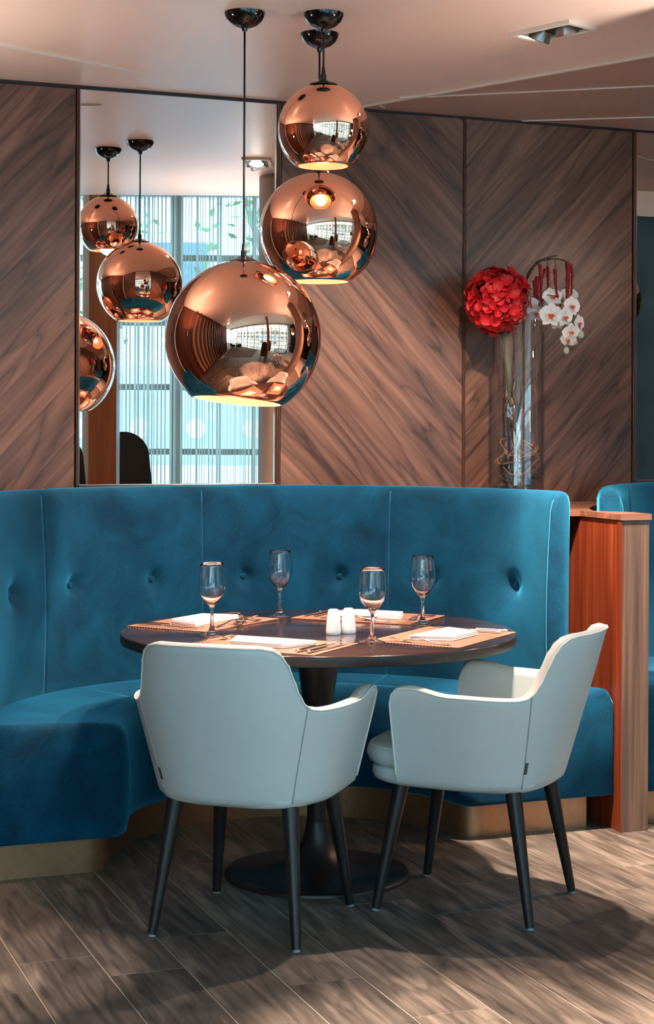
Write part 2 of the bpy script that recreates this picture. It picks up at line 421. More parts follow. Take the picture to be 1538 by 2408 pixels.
def wall_mirror(x0, x1, label):
    t = thing('wall_mirror', label, 'mirror', BC, TH)
    obj('mirror_glass', box(x0, x1, WALL+.002, WALL+.018, 1.162, ZC-.012), M['mirror'], t, smooth=False)
    obj('frame_strip', bbox(x0-.002, x0+.003, WALL-.003, WALL+.004, 1.15, ZC-.012, .001, 1), M['steel'], t, smooth=False)
    obj('frame_strip', bbox(x1-.003, x1+.002, WALL-.003, WALL+.004, 1.15, ZC-.012, .001, 1), M['steel'], t, smooth=False)
    obj('bottom_rail', bbox(x0-.002, x1+.002, WALL-.012, WALL+.02, 1.14, 1.166, .003, 2), plain('mirror_rail', (60, 52, 54), .3), t, smooth=False)
    return t
wall_mirror(MX0, MX1, 'tall wall mirror reflecting the copper lamps and curtained window')
wall_mirror(P2+.008, P3, 'wall mirror beyond the walnut panels above the next booth')

# ---- ceilings
SL = Vector((.704, 3.701, 0)); SD = Vector((1.377-.704, 4.278-3.701, 0)).normalized()
def on_soffit(x): return SL + SD*((x-SL.x)/SD.x)
sa = on_soffit(-2.3); sb = on_soffit(6.2)
sm, sm2 = on_soffit(1.5), Vector((3.65, 5.24, 0)); sb = Vector((6.3, 6.3, 0))
ce = obj('ceiling', prism([(p.x, p.y) for p in (W(-1.8, WALL+.1), sa, sm, sm2, sb, W(5.9, WALL+.1))], ZC, ZC+.14), M['ceiling'], smooth=False)
tag(ce, 'smooth pale ceiling over the booths', None, kind='structure')
hi = obj('ceiling_upper', prism([(p.x, p.y) for p in (sa+Vector((0, .3, 0)), Vector((-5.4, 1.4, 0)), win(-11)-N2*.2, win(3.6)-N2*.2, sb+Vector((.4, .2, 0)), sm2+Vector((0, .2, 0)), sm+Vector((0, .3, 0)))], ZH, ZH+.1), M['ceiling'], smooth=False)
tag(hi, 'higher pale ceiling by the windows', None, kind='structure')
so = obj('trim_1', sheet([[tuple(p+Vector((0, 0, z))) for p in (sa, sm, sm2, sb)] for z in (ZC, ZH)]), M['ceiling'], smooth=False)
tag(so, 'pale fascia between lower and upper ceiling', None, kind='structure')
m_ = so.modifiers.new('solid', 'SOLIDIFY'); m_.thickness = .04
# ceiling joints and the darker ceiling field near the wall
def cpt(lx, ly, z=ZC): return W(lx, ly, z)
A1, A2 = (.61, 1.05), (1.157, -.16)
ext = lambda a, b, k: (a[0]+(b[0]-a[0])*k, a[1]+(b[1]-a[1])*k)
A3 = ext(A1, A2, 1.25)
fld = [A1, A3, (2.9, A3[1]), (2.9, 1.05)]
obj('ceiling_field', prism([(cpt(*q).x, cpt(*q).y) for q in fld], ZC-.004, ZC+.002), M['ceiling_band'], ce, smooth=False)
def ceil_strip(a, b, w=.009):
    p, q = cpt(*a), cpt(*b); d = (q-p).normalized(); s = Vector((-d.y, d.x, 0))*(w/2)
    obj('joint_strip', prism([((p-s).x, (p-s).y), ((q-s).x, (q-s).y), ((q+s).x, (q+s).y), ((p+s).x, (p+s).y)], ZC-.007, ZC), M['strip'], ce, smooth=False)
ceil_strip(A1, A3, .012)
ceil_strip((.68, .81), ext((.673, .819), (1.422, .261), 1.9), .010)
ceil_strip((1.31, 1.05), ext((1.329, 1.03), (1.743, .773), 2.5), .009)
ceil_strip((-1.2, .35), (-.30, .747), .004)
ceil_strip((.655, .955), (.70, 1.0), .007)

# ---- left wall with slatted screen
lv = (LW1-LW0); ll = lv.length; la = math.atan2(lv.y, lv.x)
wlft = obj('wall_left', box(0, ll, -.12, 0, 0, ZH+.1), M['dark_wood_wall'], smooth=False, loc=LW0, rz=la)
tag(wlft, 'dark walnut side wall with a slatted screen', None, kind='structure')
obj('backing_panel', box(1.15, ll-.05, 0, .012, .1, ZC-.1), plain('tan_backing', (196, 150, 112), .4), wlft, smooth=False)
sg = bbox(0, .10, 0, .10, 0, ZC-.02, .004, 1)
so_ = None
for k in range(15):
    if so_ is None: so_ = obj('slat', sg, M['dark_wood_wall'], wlft, smooth=False); o = so_
    else: o = so_.copy(); COL.objects.link(o); o.parent = wlft
    o.location = (1.1+.262*k, .012, 0)
wf = obj('wall_far', prism([(-1.95, .8), (-1.95, .92), (-5.2, 1.32), (-5.2, 1.2)], 0, ZH+.1), M['dark_wood_wall'], smooth=False); tag(wf, 'dark walnut wall beyond the slatted screen', None, kind='structure')
e0, e1 = Vector((-5.2, 1.2, 0)), win(-10.6)
we = obj('wall_end', prism([(e0.x, e0.y), (e1.x, e1.y), (e1.x-.12, e1.y), (e0.x-.12, e0.y)], 0, ZH+.1), M['dark_wood_wall'], smooth=False); tag(we, 'dark walnut wall at the far end of the window side', None, kind='structure')
# ---- right end wall
rv_ = RW0-RWc
wr = obj('wall_right', box(-.6, rv_.length+.5, -.12, 0, 0, ZH+.1), plain('black_stone', (20, 19, 22), .2), smooth=False, loc=RWc+Vector((.2, 0, 0)), rz=math.atan2(rv_.y, rv_.x))
tag(wr, 'polished black stone end wall of the dining room', None, kind='structure')

# ---- window wall
wa = math.atan2(D2.y, D2.x)
w1 = thing('window_1', None, None, WP, wa); w1['label'] = 'full height grid window wall behind string curtains'; w1['kind'] = 'structure'
TR = [.0, .28, .738, 1.196, 1.654, 2.112, 2.57, 3.03]
bays = [-8.2+1.1*k for k in range(0, 11)]
bays = [k*1.1 for k in range(-10, 3)]
for t_ in bays:
    obj('mullion', bbox(t_-.035, t_+.035, -.16, -.04, 0, ZH, .004, 1), M['frame'], w1, smooth=False)
    obj('thin_mullion', bbox(t_+.55-.014, t_+.55+.014, -.13, -.07, 0, ZH, .003, 1), M['frame'], w1, smooth=False)
    obj('pane', box(t_+.035, t_+1.1-.035, -.104, -.100, .02, ZH-.02), M['pane'], w1, smooth=False)
for z in TR:
    obj('transom', bbox(-11, 3.3, -.15, -.06, z-.022, z+.022, .004, 1), M['frame'], w1, smooth=False)
obj('head_frame', bbox(-11, 3.3, -.18, .0, ZH-.1, ZH, .004, 1), M['frame'], w1, smooth=False)
# string curtain in front of the window section that the mirror sees
cg = []
rc = random.Random(3)
x = -2.6
while x < 2.6:
    w = rc.choice((.004, .005, .006, .010, .016)); x += w + rc.uniform(.004, .020)
    y = rc.uniform(.05, .13)
    cg.append(box(x, x+w, y, y+.0015, .03, ZH-.1))
cu = obj('string_curtain', join(*cg), M['string'], smooth=False, loc=WP, rz=wa)
tag(cu, 'grey string curtain hanging before the window grid', 'curtain', kind='stuff')

# ---- columns and post
def column(loc, r, h, label, seg=40):
    t = thing('round_column', label, 'column', loc)
    obj('shaft', lathe([(0, 0), (r, 0), (r, h), (0, h)], seg), M['column'], t, auto=40)
    obj('base_ring', lathe([(r, 0), (r+.008, 0), (r+.008, .09), (r+.004, .096), (r, .096)], seg), M['bronze'], t, auto=40)
    return t
column((1.165, 4.91, 0), .195, ZC, 'round taupe column standing beside the booth')
pv = mirrored((245.5-769)/4000*10.4, 10.4)
t = thing('wooden_post', 'orange brown wooden post beside the black high-back chair', 'post', pv, wa)
obj('post_body', bbox(-.085, .085, -.085, .085, 0, ZH, .006, 2), M['post_wood'], t, smooth=False)
obj('white_edge_strip', bbox(-.128, -.087, -.05, .05, 0, ZH, .004, 1), M['white_metal'], t, smooth=False)

# ================================================================== BANQUETTES
BT = 1.162
def make_banquette(label, back_end=171.8, half=1.205):
    t = thing('curved_banquette', label, 'banquette', BC, TH)
    r0, r1 = .962, 1.042
    a0, a1 = R(8.2), R(back_end)
    btn = [R(20.4+20.45*k) for k in range(8)]
    seams = [R(9.2+41*k) for k in range(5)]
    zb = .83
    prof = [(0, .44), (0, .52), (0, .6), (0, .68)] + [(0, .70+.013*k) for k in range(21)] + [(0, 1.0), (0, 1.06), (0, 1.10), (.003, 1.125), (.010, 1.145), (.024, 1.158), (.042, BT), (.060, 1.157), (.072, 1.145), (.079, 1.12), (.080, .9), (.080, .44)]
    # angular samples, denser by buttons
    ang = set()
    n = 240
    for k in range(n+1): ang.add(round(a0+(a1-a0)*k/n, 5))
    for b_ in btn:
        for q in range(-8, 9): ang.add(round(b_+q*.0045, 5))
    for s_ in seams[1:-1]:
        for q in (-.006, -.003, 0, .003, .006): ang.add(round(s_+q, 5))
    ang = sorted(a for a in ang if a0 <= a <= a1)
    # drop near-duplicates
    A = [ang[0]]
    for a in ang[1:]:
        if a-A[-1] > .0012: A.append(a)
    rows = []
    for a in A:
        row = []
        e = min(a-a0, a1-a)*1.0
        rd = 0.0
        if e < .02: rd = .02-math.sqrt(max(0, .02**2-(.02-e)**2))
        for dr, z in prof:
            d = 0.0
            if dr <= .003:
                for b_ in btn:
                    da = (a-b_)*.97; dz = z-zb
                    if abs(da) < .2 and abs(dz) < .22:
                        q2 = (da/.030)**2+(dz/.032)**2
                        d += .026*math.exp(-q2) + .016*math.exp(-((da/.07)**2+(dz/.085)**2))
                for s_ in seams:
                    da = (a-s_)*.97
                    d += .0035*math.exp(-(da/.005)**2)
                d -= .012*math.sin(math.pi*clamp((z-.44)/.66))
            rr = r0+dr+d
            # lean: the back opens slightly towards its top
            rr += .012*(z-.8)
            mid = r0+.04
            if rd: rr = mid+(rr-mid)*(1-rd/.055); zz = z-(rd*.7 if z > 1.1 else 0)
            else: zz = z
            row.append((rr*math.cos(a), rr*math.sin(a), zz))
        rows.append(row)
    v, f = sheet(rows, closed_u=True)
    nc = len(prof)
    f.append(tuple(range(nc))); f.append(tuple(range(len(v)-nc, len(v))))
    bk = obj('backrest', (v, f), M['velvet'], t, auto=60)
    bg_ = lathe([(0, -.006), (.008, -.0055), (.0105, -.003), (.0115, .001), (.009, .004), (0, .004)], 16)
    first_b = None
    for b_ in btn:
        if first_b is None: first_b = obj('button', bg_, M['velvet'], bk); o = first_b
        else: o = first_b.copy(); COL.objects.link(o); o.parent = bk
        rr = r0+.026
        o.location = (rr*math.cos(b_), rr*math.sin(b_), zb)
        d = Vector((-math.cos(b_), -math.sin(b_), 0)); o.rotation_euler = (d*-1).to_track_quat('Z', 'Y').to_euler()
    for s_ in seams[1:-1]:
        pts = []
        for k in range(30):
            z = .49+.62*k/29
            rr = r0+.0035-.012*math.sin(math.pi*clamp((z-.44)/.66))+.012*(z-.8)+.0012
            pts.append((rr*math.cos(s_), rr*math.sin(s_), z))
        pts += [((r0+.012)*math.cos(s_), (r0+.012)*math.sin(s_), 1.140), ((r0+.03)*math.cos(s_), (r0+.03)*math.sin(s_), 1.158)]
        obj('seam', tube(pts, .0016, 5), M['seam'], bk)
    for a_, sg_ in ((a0, 1), (a1, -1)):
        pts = []
        aa = a_ + sg_*.012
        for k in range(24):
            z = .49+.60*k/23
            rr = r0-.004-.012*math.sin(math.pi*clamp((z-.44)/.66))+.012*(z-.8)
            pts.append((rr*math.cos(aa), rr*math.sin(aa), z))
        pts += [((r0+.008)*math.cos(aa), (r0+.008)*math.sin(aa), 1.125), ((r0+.03)*math.cos(aa), (r0+.03)*math.sin(aa), 1.150)]
        obj('end_piping', tube(pts, .0022, 6), M['seam'], bk)
    # ---- seat
    ye = .165; ri = .558; ic = Vector((.072, .15, 0))
    def section(s, inset=0., endin=0.):
        # s in [0,1] along the inner curve; returns inner point, unit direction outwards, depth
        a_end = math.asin((ye+endin-ic.y)/(ri+inset))
        a = a_end + (math.pi-2*a_end)*s
        rad = Vector((math.cos(a), math.sin(a), 0)); p = ic + rad*(ri+inset)
        k = clamp(min(s, 1-s)/.16); k = k*k*(3-2*k)
        endd = Vector((1 if s < .5 else -1, 0, 0))
        d = (endd*(1-k)+rad*k).normalized()
        bq_ = p.dot(d); ln = -bq_+math.sqrt(max(0, bq_*bq_-p.length_squared+1.03**2))
        return p, d, lerp(half-abs(p.x), ln, k)
    sp_ = [(.022, .116), (.006, .124), (-.002, .16), (-.006, .25), (-.004, .34), (.002, .40), (.010, .432), (.026, .452), (.05, .462), (.078, .466), (.084, .4645), (.09, .467), (.15, .474), (.25, .481), (.33, .484), (.345, .478), (.36, .45), (.36, .116)]
    S = sorted(set([0, .002, .005, .009, .014, .02, .028, .038, .05]+[.05+.9*k/110 for k in range(111)]+[1-q for q in (0, .002, .005, .009, .014, .02, .028, .038)]))
    rows = []
    for s in S:
        p, d, ln = section(s)
        e = min(s, 1-s)*1.9
        rd = .075-math.sqrt(max(0, .075**2-(.075-min(e, .075))**2))
        er = .03-math.sqrt(max(0, .03**2-(.03-min(e, .03))**2))
        row = []
        for w_, z in sp_:
            ww = w_ if w_ < .3 else ln + (w_-.36)
            if w_ < .1: ww = w_+rd*(1-w_/.2)
            elif w_ < .3: ww = .09+(w_-.09)/.27*(ln-.09)
            zz = z-er*.9 if z > .42 else z
            if z < .13: zz = z+er*.3
            q = p+d*ww
            row.append((q.x, q.y, zz))
        rows.append(row)
    v, f = sheet(rows, closed_u=True); nc = len(sp_)
    f.append(tuple(range(nc))); f.append(tuple(range(len(v)-nc, len(v))))
    st = obj('seat', (v, f), M['velvet'], t, auto=60)
    pts = []
    for s in S[4:-4]:
        p, d, ln = section(s); e = min(s, 1-s)*1.9
        rd = .075-math.sqrt(max(0, .075**2-(.075-min(e, .075))**2))
        er = .03-math.sqrt(max(0, .03**2-(.03-min(e, .03))**2))
        q = p+d*(.084+rd*.6); pts.append((q.x, q.y, .4655-er*.9))
    obj('front_seam', tube(pts, .0016, 5), M['seam'], st)
    for s in (.26, .5, .74):
        p, d, ln = section(s)
        pts = [tuple(p+d*w_+Vector((0, 0, z+.0008))) for w_, z in ((.084, .4655), (.09+.06/.27*(ln-.09), .474), (.09+.16/.27*(ln-.09), .481), (.09+.24/.27*(ln-.09), .484))]
        obj('seat_seam', tube(pts, .0014, 5), M['seam'], st)
    # ---- plinth
    rows = []
    for s in sorted(set([0, .004, .01, .02, .035, .05]+[.05+.9*k/70 for k in range(71)]+[1, .996, .99, .98, .965])):
        p, d, ln = section(s, inset=.055, endin=.075)
        e = min(s, 1-s)*1.9; rd = .08-math.sqrt(max(0, .08**2-(.08-min(e, .08))**2))
        a_, b_ = p+d*rd, p+d*(ln-.06)
        rows.append([(a_.x, a_.y, 0), (a_.x, a_.y, .135), (b_.x, b_.y, .135), (b_.x, b_.y, 0)])
    v, f = sheet(rows, closed_u=True); f.append((0, 1, 2, 3)); f.append(tuple(range(len(v)-4, len(v))))
    obj('plinth', (v, f), M['bronze'], t, auto=40)
    return t
bq = make_banquette('curved teal velvet banquette with buttoned back around the laid table')
bq2 = make_banquette('teal velvet banquette of the next booth beyond the wooden partition', 158., .92); bq2.location = W(L2, 0)

# ================================================================== PARTITION AND LEDGE
pt = thing('booth_partition', 'walnut booth partition post with red brown side between two banquettes', 'partition', BC, TH)
obj('side_panel', bbox(1.212, 1.226, .150, .72, 0, 1.062, .0015, 1), M['redwood'], pt, smooth=False)
obj('front_panel', bbox(1.210, 1.318, .122, .15, 0, 1.062, .0015, 1), M['walnut_v'], pt, smooth=False)
obj('corner_edge', bbox(1.2085, 1.2125, .121, .151, 0, 1.062, .0008, 1), M['redwood'], pt, smooth=False)
obj('side_panel', bbox(1.298, 1.318, .150, .37, 0, 1.062, .0015, 1), M['walnut_v'], pt, smooth=False)
# top cap + ledge polygon behind the backs
poly = [(1.206, .116), (1.322, .116), (1.322, .30)]
for k in range(12, -1, -1):
    a = R(90)+R(84)*(k/12.); poly.append((L2+1.06*math.cos(a), max(.30, 1.06*math.sin(a))))
poly = [(1.206, .116), (1.324, .116), (1.324, .25)] + [(L2+1.075*math.cos(R(d)), 1.075*math.sin(R(d))) for d in (160, 150, 140, 130, 120)] + [(L2-.45, WALL), (.45, WALL)] + [(1.075*math.cos(R(d)), 1.075*math.sin(R(d))) for d in (64, 56, 48, 40, 32, 24)] + [(1.206, .40)]
obj('top_cap', prism(poly, 1.062, 1.082), M['walnut_h'], pt, smooth=False)

# ================================================================== PENDANTS
def make_pendant(name, label, R_, cx, cy, cz, open_f, group, power, tilt=0.):
    t = thing(name, label, 'lamp', (cx, cy, cz), 0, group)
    zb_ = -R_*open_f; a0 = math.asin(open_f)
    prof = []
    N_ = 40; top = math.acos(.028/R_)
    outer = [(R_*math.cos(q), R_*math.sin(q)) for q in [(-a0)+(top+a0)*k/N_ for k in range(N_+1)]]
    ri = R_-.004
    ai = math.asin(open_f*R_/ri)
    inner = [(ri*math.cos(q), ri*math.sin(q)) for q in [(-ai)+(top+ai)*k/N_ for k in range(N_+1)]][::-1]
    o_ = obj('shade', lathe([inner[-1]]+outer+[(.0, outer[-1][1]+.0005)], 96), M['copper'], t); o_.rotation_euler = (R(-.85*tilt), R(tilt), 0)
    o_ = obj('inner_lining', lathe(inner, 64), M['copper_in'], t); o_.rotation_euler = (R(-.85*tilt), R(tilt), 0)
    obj('top_cap', lathe([(0, R_+.012), (.012, R_+.012), (.022, R_+.007), (.042, R_-.001), (.043, R_-.005), (0, R_-.005)], 32), M['black_gloss'], t, auto=50)
    obj('cord_grip', lathe([(0, R_+.05), (.0045, R_+.05), (.0065, R_+.03), (.0085, R_+.028), (.0085, R_+.012), (0, R_+.012)], 16), M['cord'], t, auto=40)
    zt = ZC-cz
    obj('cord', tube([(0, 0, R_+.04), (0, 0, (R_+zt)/2), (0, 0, zt-.05)], .0031, 8), M['cord'], t)
    cp = [(0, zt-.055), (.007, zt-.055), (.0095, zt-.045), (.018, zt-.043), (.036, zt-.036), (.050, zt-.024), (.058, zt-.010), (.060, zt), (0, zt)]
    obj('ceiling_rose', lathe(cp, 48), M['black_gloss'], t, auto=60)
    obj('lamp_holder', lathe([(0, .4*R_), (.02, .4*R_), (.02, R_*.1), (0, R_*.1)], 20), M['black_gloss'], t, auto=40)
    br = .032
    obj('bulb', lathe([(0, .1*R_)]+[(br*math.sin(q), .1*R_-.028-br*math.cos(math.pi-q)*-1*-1) for q in [math.pi*k/12 for k in range(1, 12)]]+[(0, .1*R_-.028-br)], 24), M['bulb'], t)
    li = bpy.data.lights.new('bulb_light', 'POINT'); li.energy = power; li.color = (1., .68, .50); li.shadow_soft_size = .034
    lo = bpy.data.objects.new('bulb_light', li); link(lo, t); lo.location = (0, 0, .1*R_-.028-br-.045)
    return t
PG = 'copper globe pendants over the booths'
pend = [
    ('pendant_lamp', 'largest copper globe pendant hanging lowest over the laid table', .2283, -.246, 4.978, 1.632, .81, 55),
    ('pendant_lamp', 'medium copper globe pendant hanging under the smallest globe', .1828, -.028, 5.240, 1.976, .845, 34),
    ('pendant_lamp', 'smallest copper globe pendant hanging highest over the table', .1334, -.015, 4.987, 2.246, .807, 20)]
for nm, lb, r_, x, y, z, of, pw in pend:
    make_pendant(nm, lb, r_, x, y, z, of, PG, pw, 5. if r_ > .2 else 0.)
off = U*L2
for nm, lb, r_, x, y, z, of, pw in pend:
    make_pendant(nm, lb.replace('over the laid table', 'over the next booth').replace('over the table', 'over the next booth').replace('under the smallest globe', 'over the next booth behind the partition'), r_, x+off.x, y+off.y, z, of, PG, pw)

# ================================================================== DOWNLIGHTS
def make_downlight(label, lx, ly, ang, aims, z=ZC, power=60, group='recessed ceiling spotlights', cones=(84, 84), blend=.5, powers=None):
    c = W(lx, ly, z) if True else None
    t = thing('ceiling_spotlight', label, 'spotlight', c, TH+ang, group)
    a, b_ = .117, .066
    fr = []
    for (x0, x1, y0, y1) in ((-a, a, -b_, -b_+.016), (-a, a, b_-.016, b_), (-a, -a+.016, -b_+.016, b_-.016), (a-.016, a, -b_+.016, b_-.016)):
        fr.append(box(x0, x1, y0, y1, -.012, .002))
    obj('frame', join(*fr), M['white_metal'], t, smooth=False)
    obj('recess', box(-a+.016, a-.016, -b_+.016, b_-.016, -.0045, -.0035), M['black'], t, smooth=False)
    for s_, aim, cone, power in zip((-1, 1), aims, cones, powers or (power, power)):
        h = obj('lamp_head', lathe([(0, .02), (.030, .02), (.036, -.012), (.034, -.014), (.028, -.006), (0, -.006)], 28), M['grey_metal'], t, auto=40)
        h.location = (s_*.052, 0, -.012)
        d = Vector(aim)-c; d.normalize()
        dl = Matrix.Rotation(-(TH+ang), 3, 'Z') @ d
        h.rotation_euler = (dl*-1).to_track_quat('Z', 'Y').to_euler()
        obj('lamp_lens', lathe([(0, -.008), (.027, -.008), (.027, -.0072), (0, -.0072)], 24), M['spot'], h)
        li = bpy.data.lights.new('spot_light', 'SPOT'); li.energy = power; li.color = (1., .77, .61); li.spot_size = R(cone); li.spot_blend = blend; li.shadow_soft_size = .022
        lo = bpy.data.objects.new('spot_light', li); link(lo, t); lo.location = (s_*.052, 0, -.03)
        lo.rotation_euler = (dl*-1).to_track_quat('Z', 'Y').to_euler()
    return t
make_downlight('twin recessed spotlight set in the ceiling near the joint strips', .687, -.335, R(-69), [(-.1, 5.9, .5), (1.3, 5.75, 0)], powers=(230, 600), cones=(96, 50))
def wl_(x, y):
    r_ = Vector((x, y, 0))-BC; return r_.dot(U), r_.dot(V)
make_downlight('twin recessed spotlight in the ceiling before the slatted screen', *wl_(-1.2, 2.2), R(10), [(.2, 6.4, 1.7), (-.78, 4.25, 0)], powers=(90, 420), cones=(46, 11))
make_downlight('twin recessed spotlight in the high ceiling over the aisle', *wl_(.8, 3.1), R(0), [(.5, 3.5, 0), (1.3, 3.9, 0)], z=ZH, powers=(1300, 1000), cones=(29, 25))
make_downlight('twin recessed spotlight in the ceiling over the next booth', 2.9, -.33, R(-69), [(2.3, 5.9, 0), (2.6, 5.6, 0)], power=110)

# ================================================================== TABLE
TX, TY = -.024, 5.23
tb = thing('dining_table', 'round dark wood dining table on a trumpet pedestal laid for four', 'table', (TX, TY, 0))
def disc(r, z0, z1, b=.004, seg=128):
    return lathe([(0, z0), (r-b, z0), (r, z0+b), (r, z1-b), (r-b*.3, z1-b*.3), (r-b, z1), (0, z1)], seg)
obj('table_top', lathe([(r, z) for r, z in ((0, .7495), (.600, .7495), (.6035, .7485), (.605, .7465))]+[(.6045, .745)], 128), M['table_top'], tb, auto=50)
obj('table_edge', lathe([(.6045, .7455), (.605, .744), (.605, .721), (.602, .718), (0, .718)], 128), M['table_edge'], tb, auto=50)
obj('upper_cone', lathe([(0, .7185), (.074, .7185), (.074, .712), (.033, .44), (0, .44)], 48), M['pedestal'], tb, auto=40)
obj('stem', lathe([(0, .45), (.032, .45), (.032, .172), (.0345, .171), (.0345, .166), (0, .166)], 40), M['pedestal'], tb, auto=40)
obj('trumpet_base', lathe([(0, .168), (.034, .168), (.036, .15), (.041, .125), (.052, .095), (.07, .067), (.098, .043), (.14, .027), (.19, .019), (.255, .015), (.281, .012), (.284, .008), (.284, 0), (0, 0)], 96), M['pedestal'], tb, auto=50)

# ================================================================== CHAIRS
def make_chair(label, leather='leather'):
    t = thing('dining_armchair', label, 'chair')
    Z0 = .362
    def plan(s, z):
        q = abs(s); sg = 1 if s >= 0 else -1
        a = lerp(.248, .315, clamp((z-Z0)/.27)); yb = lerp(-.245, -.372, (z-Z0)/.44); yc = -.03
        q1 = .66; ex = .88
        if q <= q1:
            al = q/q1*math.pi/2
            x = a*math.sin(al)**ex if al > 0 else 0.; y = yc-(yc-yb)*max(0, math.cos(al))**ex
        else:
            k = (q-q1)/(1-q1); x = a-.006*k*k; y = lerp(yc, .150, k)
        return Vector((sg*x, y, 0))
    tops = [(0, .803), (24, .801), (30, .796), (34.5, .783), (38, .755), (40.5, .712), (43, .672), (46, .646), (50, .633), (56, .629), (90, .634)]
    def ztop(s):
        q = abs(s)
        if q <= .66: return ipol(tops, q/.66*90)
        k = (q-.66)/.34
        return ipol([(0, .634), (.70, .652), (.86, .649), (.95, .634), (1, .604)], k)
    SS = sorted(set([round(-1+2*k/200, 5) for k in range(201)]+[.985, .97, -.985, -.97]))
    VV = [0, .08, .18, .3, .42, .54, .66, .78, .88, .95, 1.]
    def nrm(s, z):
        e = .004; d = plan(min(1, s+e), z)-plan(max(-1, s-e), z)
        d.normalize(); return Vector((d.y, -d.x, 0))   # outward
    def outer(s, v):
        zt = ztop(s); z = lerp(Z0+.03, zt, v); p = plan(s, z); return Vector((p.x, p.y, z))
    rows = []
    for s in SS:
        zt = ztop(s); row = []
        n_ = nrm(s, .5)
        for ins, z in ((.075, Z0-.006), (.04, Z0), (.018, Z0+.006), (.005, Z0+.016)):
            p = plan(s, Z0+.03)-n_*ins; row.append((p.x, p.y, z))
        for v_ in VV:
            p = outer(s, v_); row.append(tuple(p))
        n2 = nrm(s, min(zt, .62))
        for ins, dz in ((.006, .006), (.020, .009), (.034, .005)):
            p = plan(s, zt)-n2*ins; row.append((p.x, p.y, zt+dz))
        for v_ in VV[::-1]:
            p = outer(s, v_); n3 = nrm(s, p.z); p = p-n3*.042
            row.append((p.x, p.y, p.z-.002))
        rows.append(row)
    v, f = sheet(rows)
    nc = len(rows[0]); f.append(tuple(range(nc))); f.append(tuple(range(len(v)-nc, len(v))))
    lt = M[leather]
    sh = obj('shell', (v, f), lt, t, auto=70)
    # welt along the outer upper edge and the arm fronts
    pts = [tuple(outer(-1, k/10)+nrm(-1, .5)*.001) for k in range(10)]+[tuple(outer(s, 1)+Vector((0, 0, .002))+nrm(s, .6)*.001) for s in SS]+[tuple(outer(1, 1-k/10)+nrm(1, .5)*.001) for k in range(1, 11)]
    obj('welt', tube(pts, .0026, 6), M['piping'], sh)
    for s_ in (-.345, .345):
        pts = [tuple(outer(s_*lerp(.93, 1, (k/20)), k/20)+nrm(s_, .5)*.0006) for k in range(-1, 21)]
        obj('seam', tube(pts, .0017, 5), M['stitch'], sh)
    # maker's label on the left seam
    s_ = -.345*.95+.012; base = outer(s_, .10); up = (outer(s_, .25)-outer(s_, .10)).normalized(); n_ = nrm(s_, .45); sd = up.cross(n_).normalized()
    mtx = Matrix((sd, up, n_)).transposed().to_4x4()
    lb = obj('label_tab', xf(bbox(-.005, .005, 0, .034, 0, .0018, .0004, 1), Matrix.Translation(base+n_*.0008) @ mtx), M['label'], sh, smooth=False)
    cu_ = bpy.data.curves.new('lettering', 'FONT'); cu_.body = 'SATELLIET'; cu_.size = .0062; cu_.align_x = 'CENTER'; cu_.align_y = 'CENTER'; cu_.resolution_u = 2
    to = bpy.data.objects.new('lettering', cu_); COL.objects.link(to)
    dg = bpy.context.evaluated_depsgraph_get(); me = bpy.data.meshes.new_from_object(to.evaluated_get(dg)); bpy.data.objects.remove(to)
    rot = Matrix.Translation(base+n_*.0031+up*.017) @ mtx @ Matrix.Rotation(R(-90), 4, 'Z')
    me.transform(rot); me.materials.append(M['lettering'])
    lo = bpy.data.objects.new('lettering', me); link(lo, lb)
    # seat pad and seat base
    def pad(hw, y0, y1, layers, ex=.62, n=72):
        rows = []
        for ins, z in layers:
            row = []
            for k in range(n):
                a = 2*math.pi*k/n; c, s__ = math.cos(a), math.sin(a)
                x = (hw-ins)*math.copysign(abs(c)**ex, c); yy = ((y1-y0)/2-ins)*math.copysign(abs(s__)**ex, s__)+(y0+y1)/2
                row.append((x, yy, z))
            rows.append(row)
        v, f = sheet(rows, closed_u=True)
        f.append(tuple(range(n))[::-1]); f.append(tuple(range(len(v)-n, len(v)))); return v, f
    obj('seat_base', pad(.236, -.24, .285, [(.06, .360), (.02, .362), (.006, .369), (.0, .385), (.003, .404), (.012, .41), (.05, .412)]), lt, t, auto=70)
    sc_ = obj('seat_cushion', pad(.236, -.24, .298, [(.05, .408), (.012, .410), (.003, .418), (-.004, .438), (.0, .456), (.010, .466), (.03, .473), (.07, .479), (.13, .483), (.2, .484)]), lt, t, auto=70)
    pts = []
    for k in range(72):
        a = 2*math.pi*k/72; c, s__ = math.cos(a), math.sin(a)
        pts.append((.229*math.copysign(abs(c)**.62, c), .262*math.copysign(abs(s__)**.62, s__)+.029, .4635))
    obj('cushion_piping', tube(pts, .0024, 6, closed=True), M['piping'], sc_)
    for sx_ in (-1, 1):
        for sy_ in (-1, 1):
            top_ = Vector((sx_*.165, sy_*.165, Z0+.01)); bot = Vector((sx_*.207, sy_*.228, .006))
            lg = obj('leg', tube([top_, top_.lerp(bot, .33), top_.lerp(bot, .66), bot], lambda q: lerp(.0235, .0125, q), 20), M['dark_leg'], t, auto=50)
            obj('glide', tube([bot, bot+Vector((sx_*.0005, sy_*.0005, -.006))], .0105, 16), M['foot'], lg, auto=40)
    return t
ch1 = make_chair('pale leather tub armchair with its back to the room, beside the copper placemat')
ch1.location = (-.197, 4.735, 0); ch1.rotation_euler = (0, 0, -math.atan2(.32, .945))
ch1['group'] = 'pale leather armchairs at the laid table'
ch2 = copy_tree(ch1, (.437, 4.937, 0), math.atan2(.914, .407), 'pale leather tub armchair standing sideways by the wooden partition', 'pale leather armchairs at the laid table')
ch1['label'] = 'pale leather tub armchair showing its full back, away from the wooden partition'

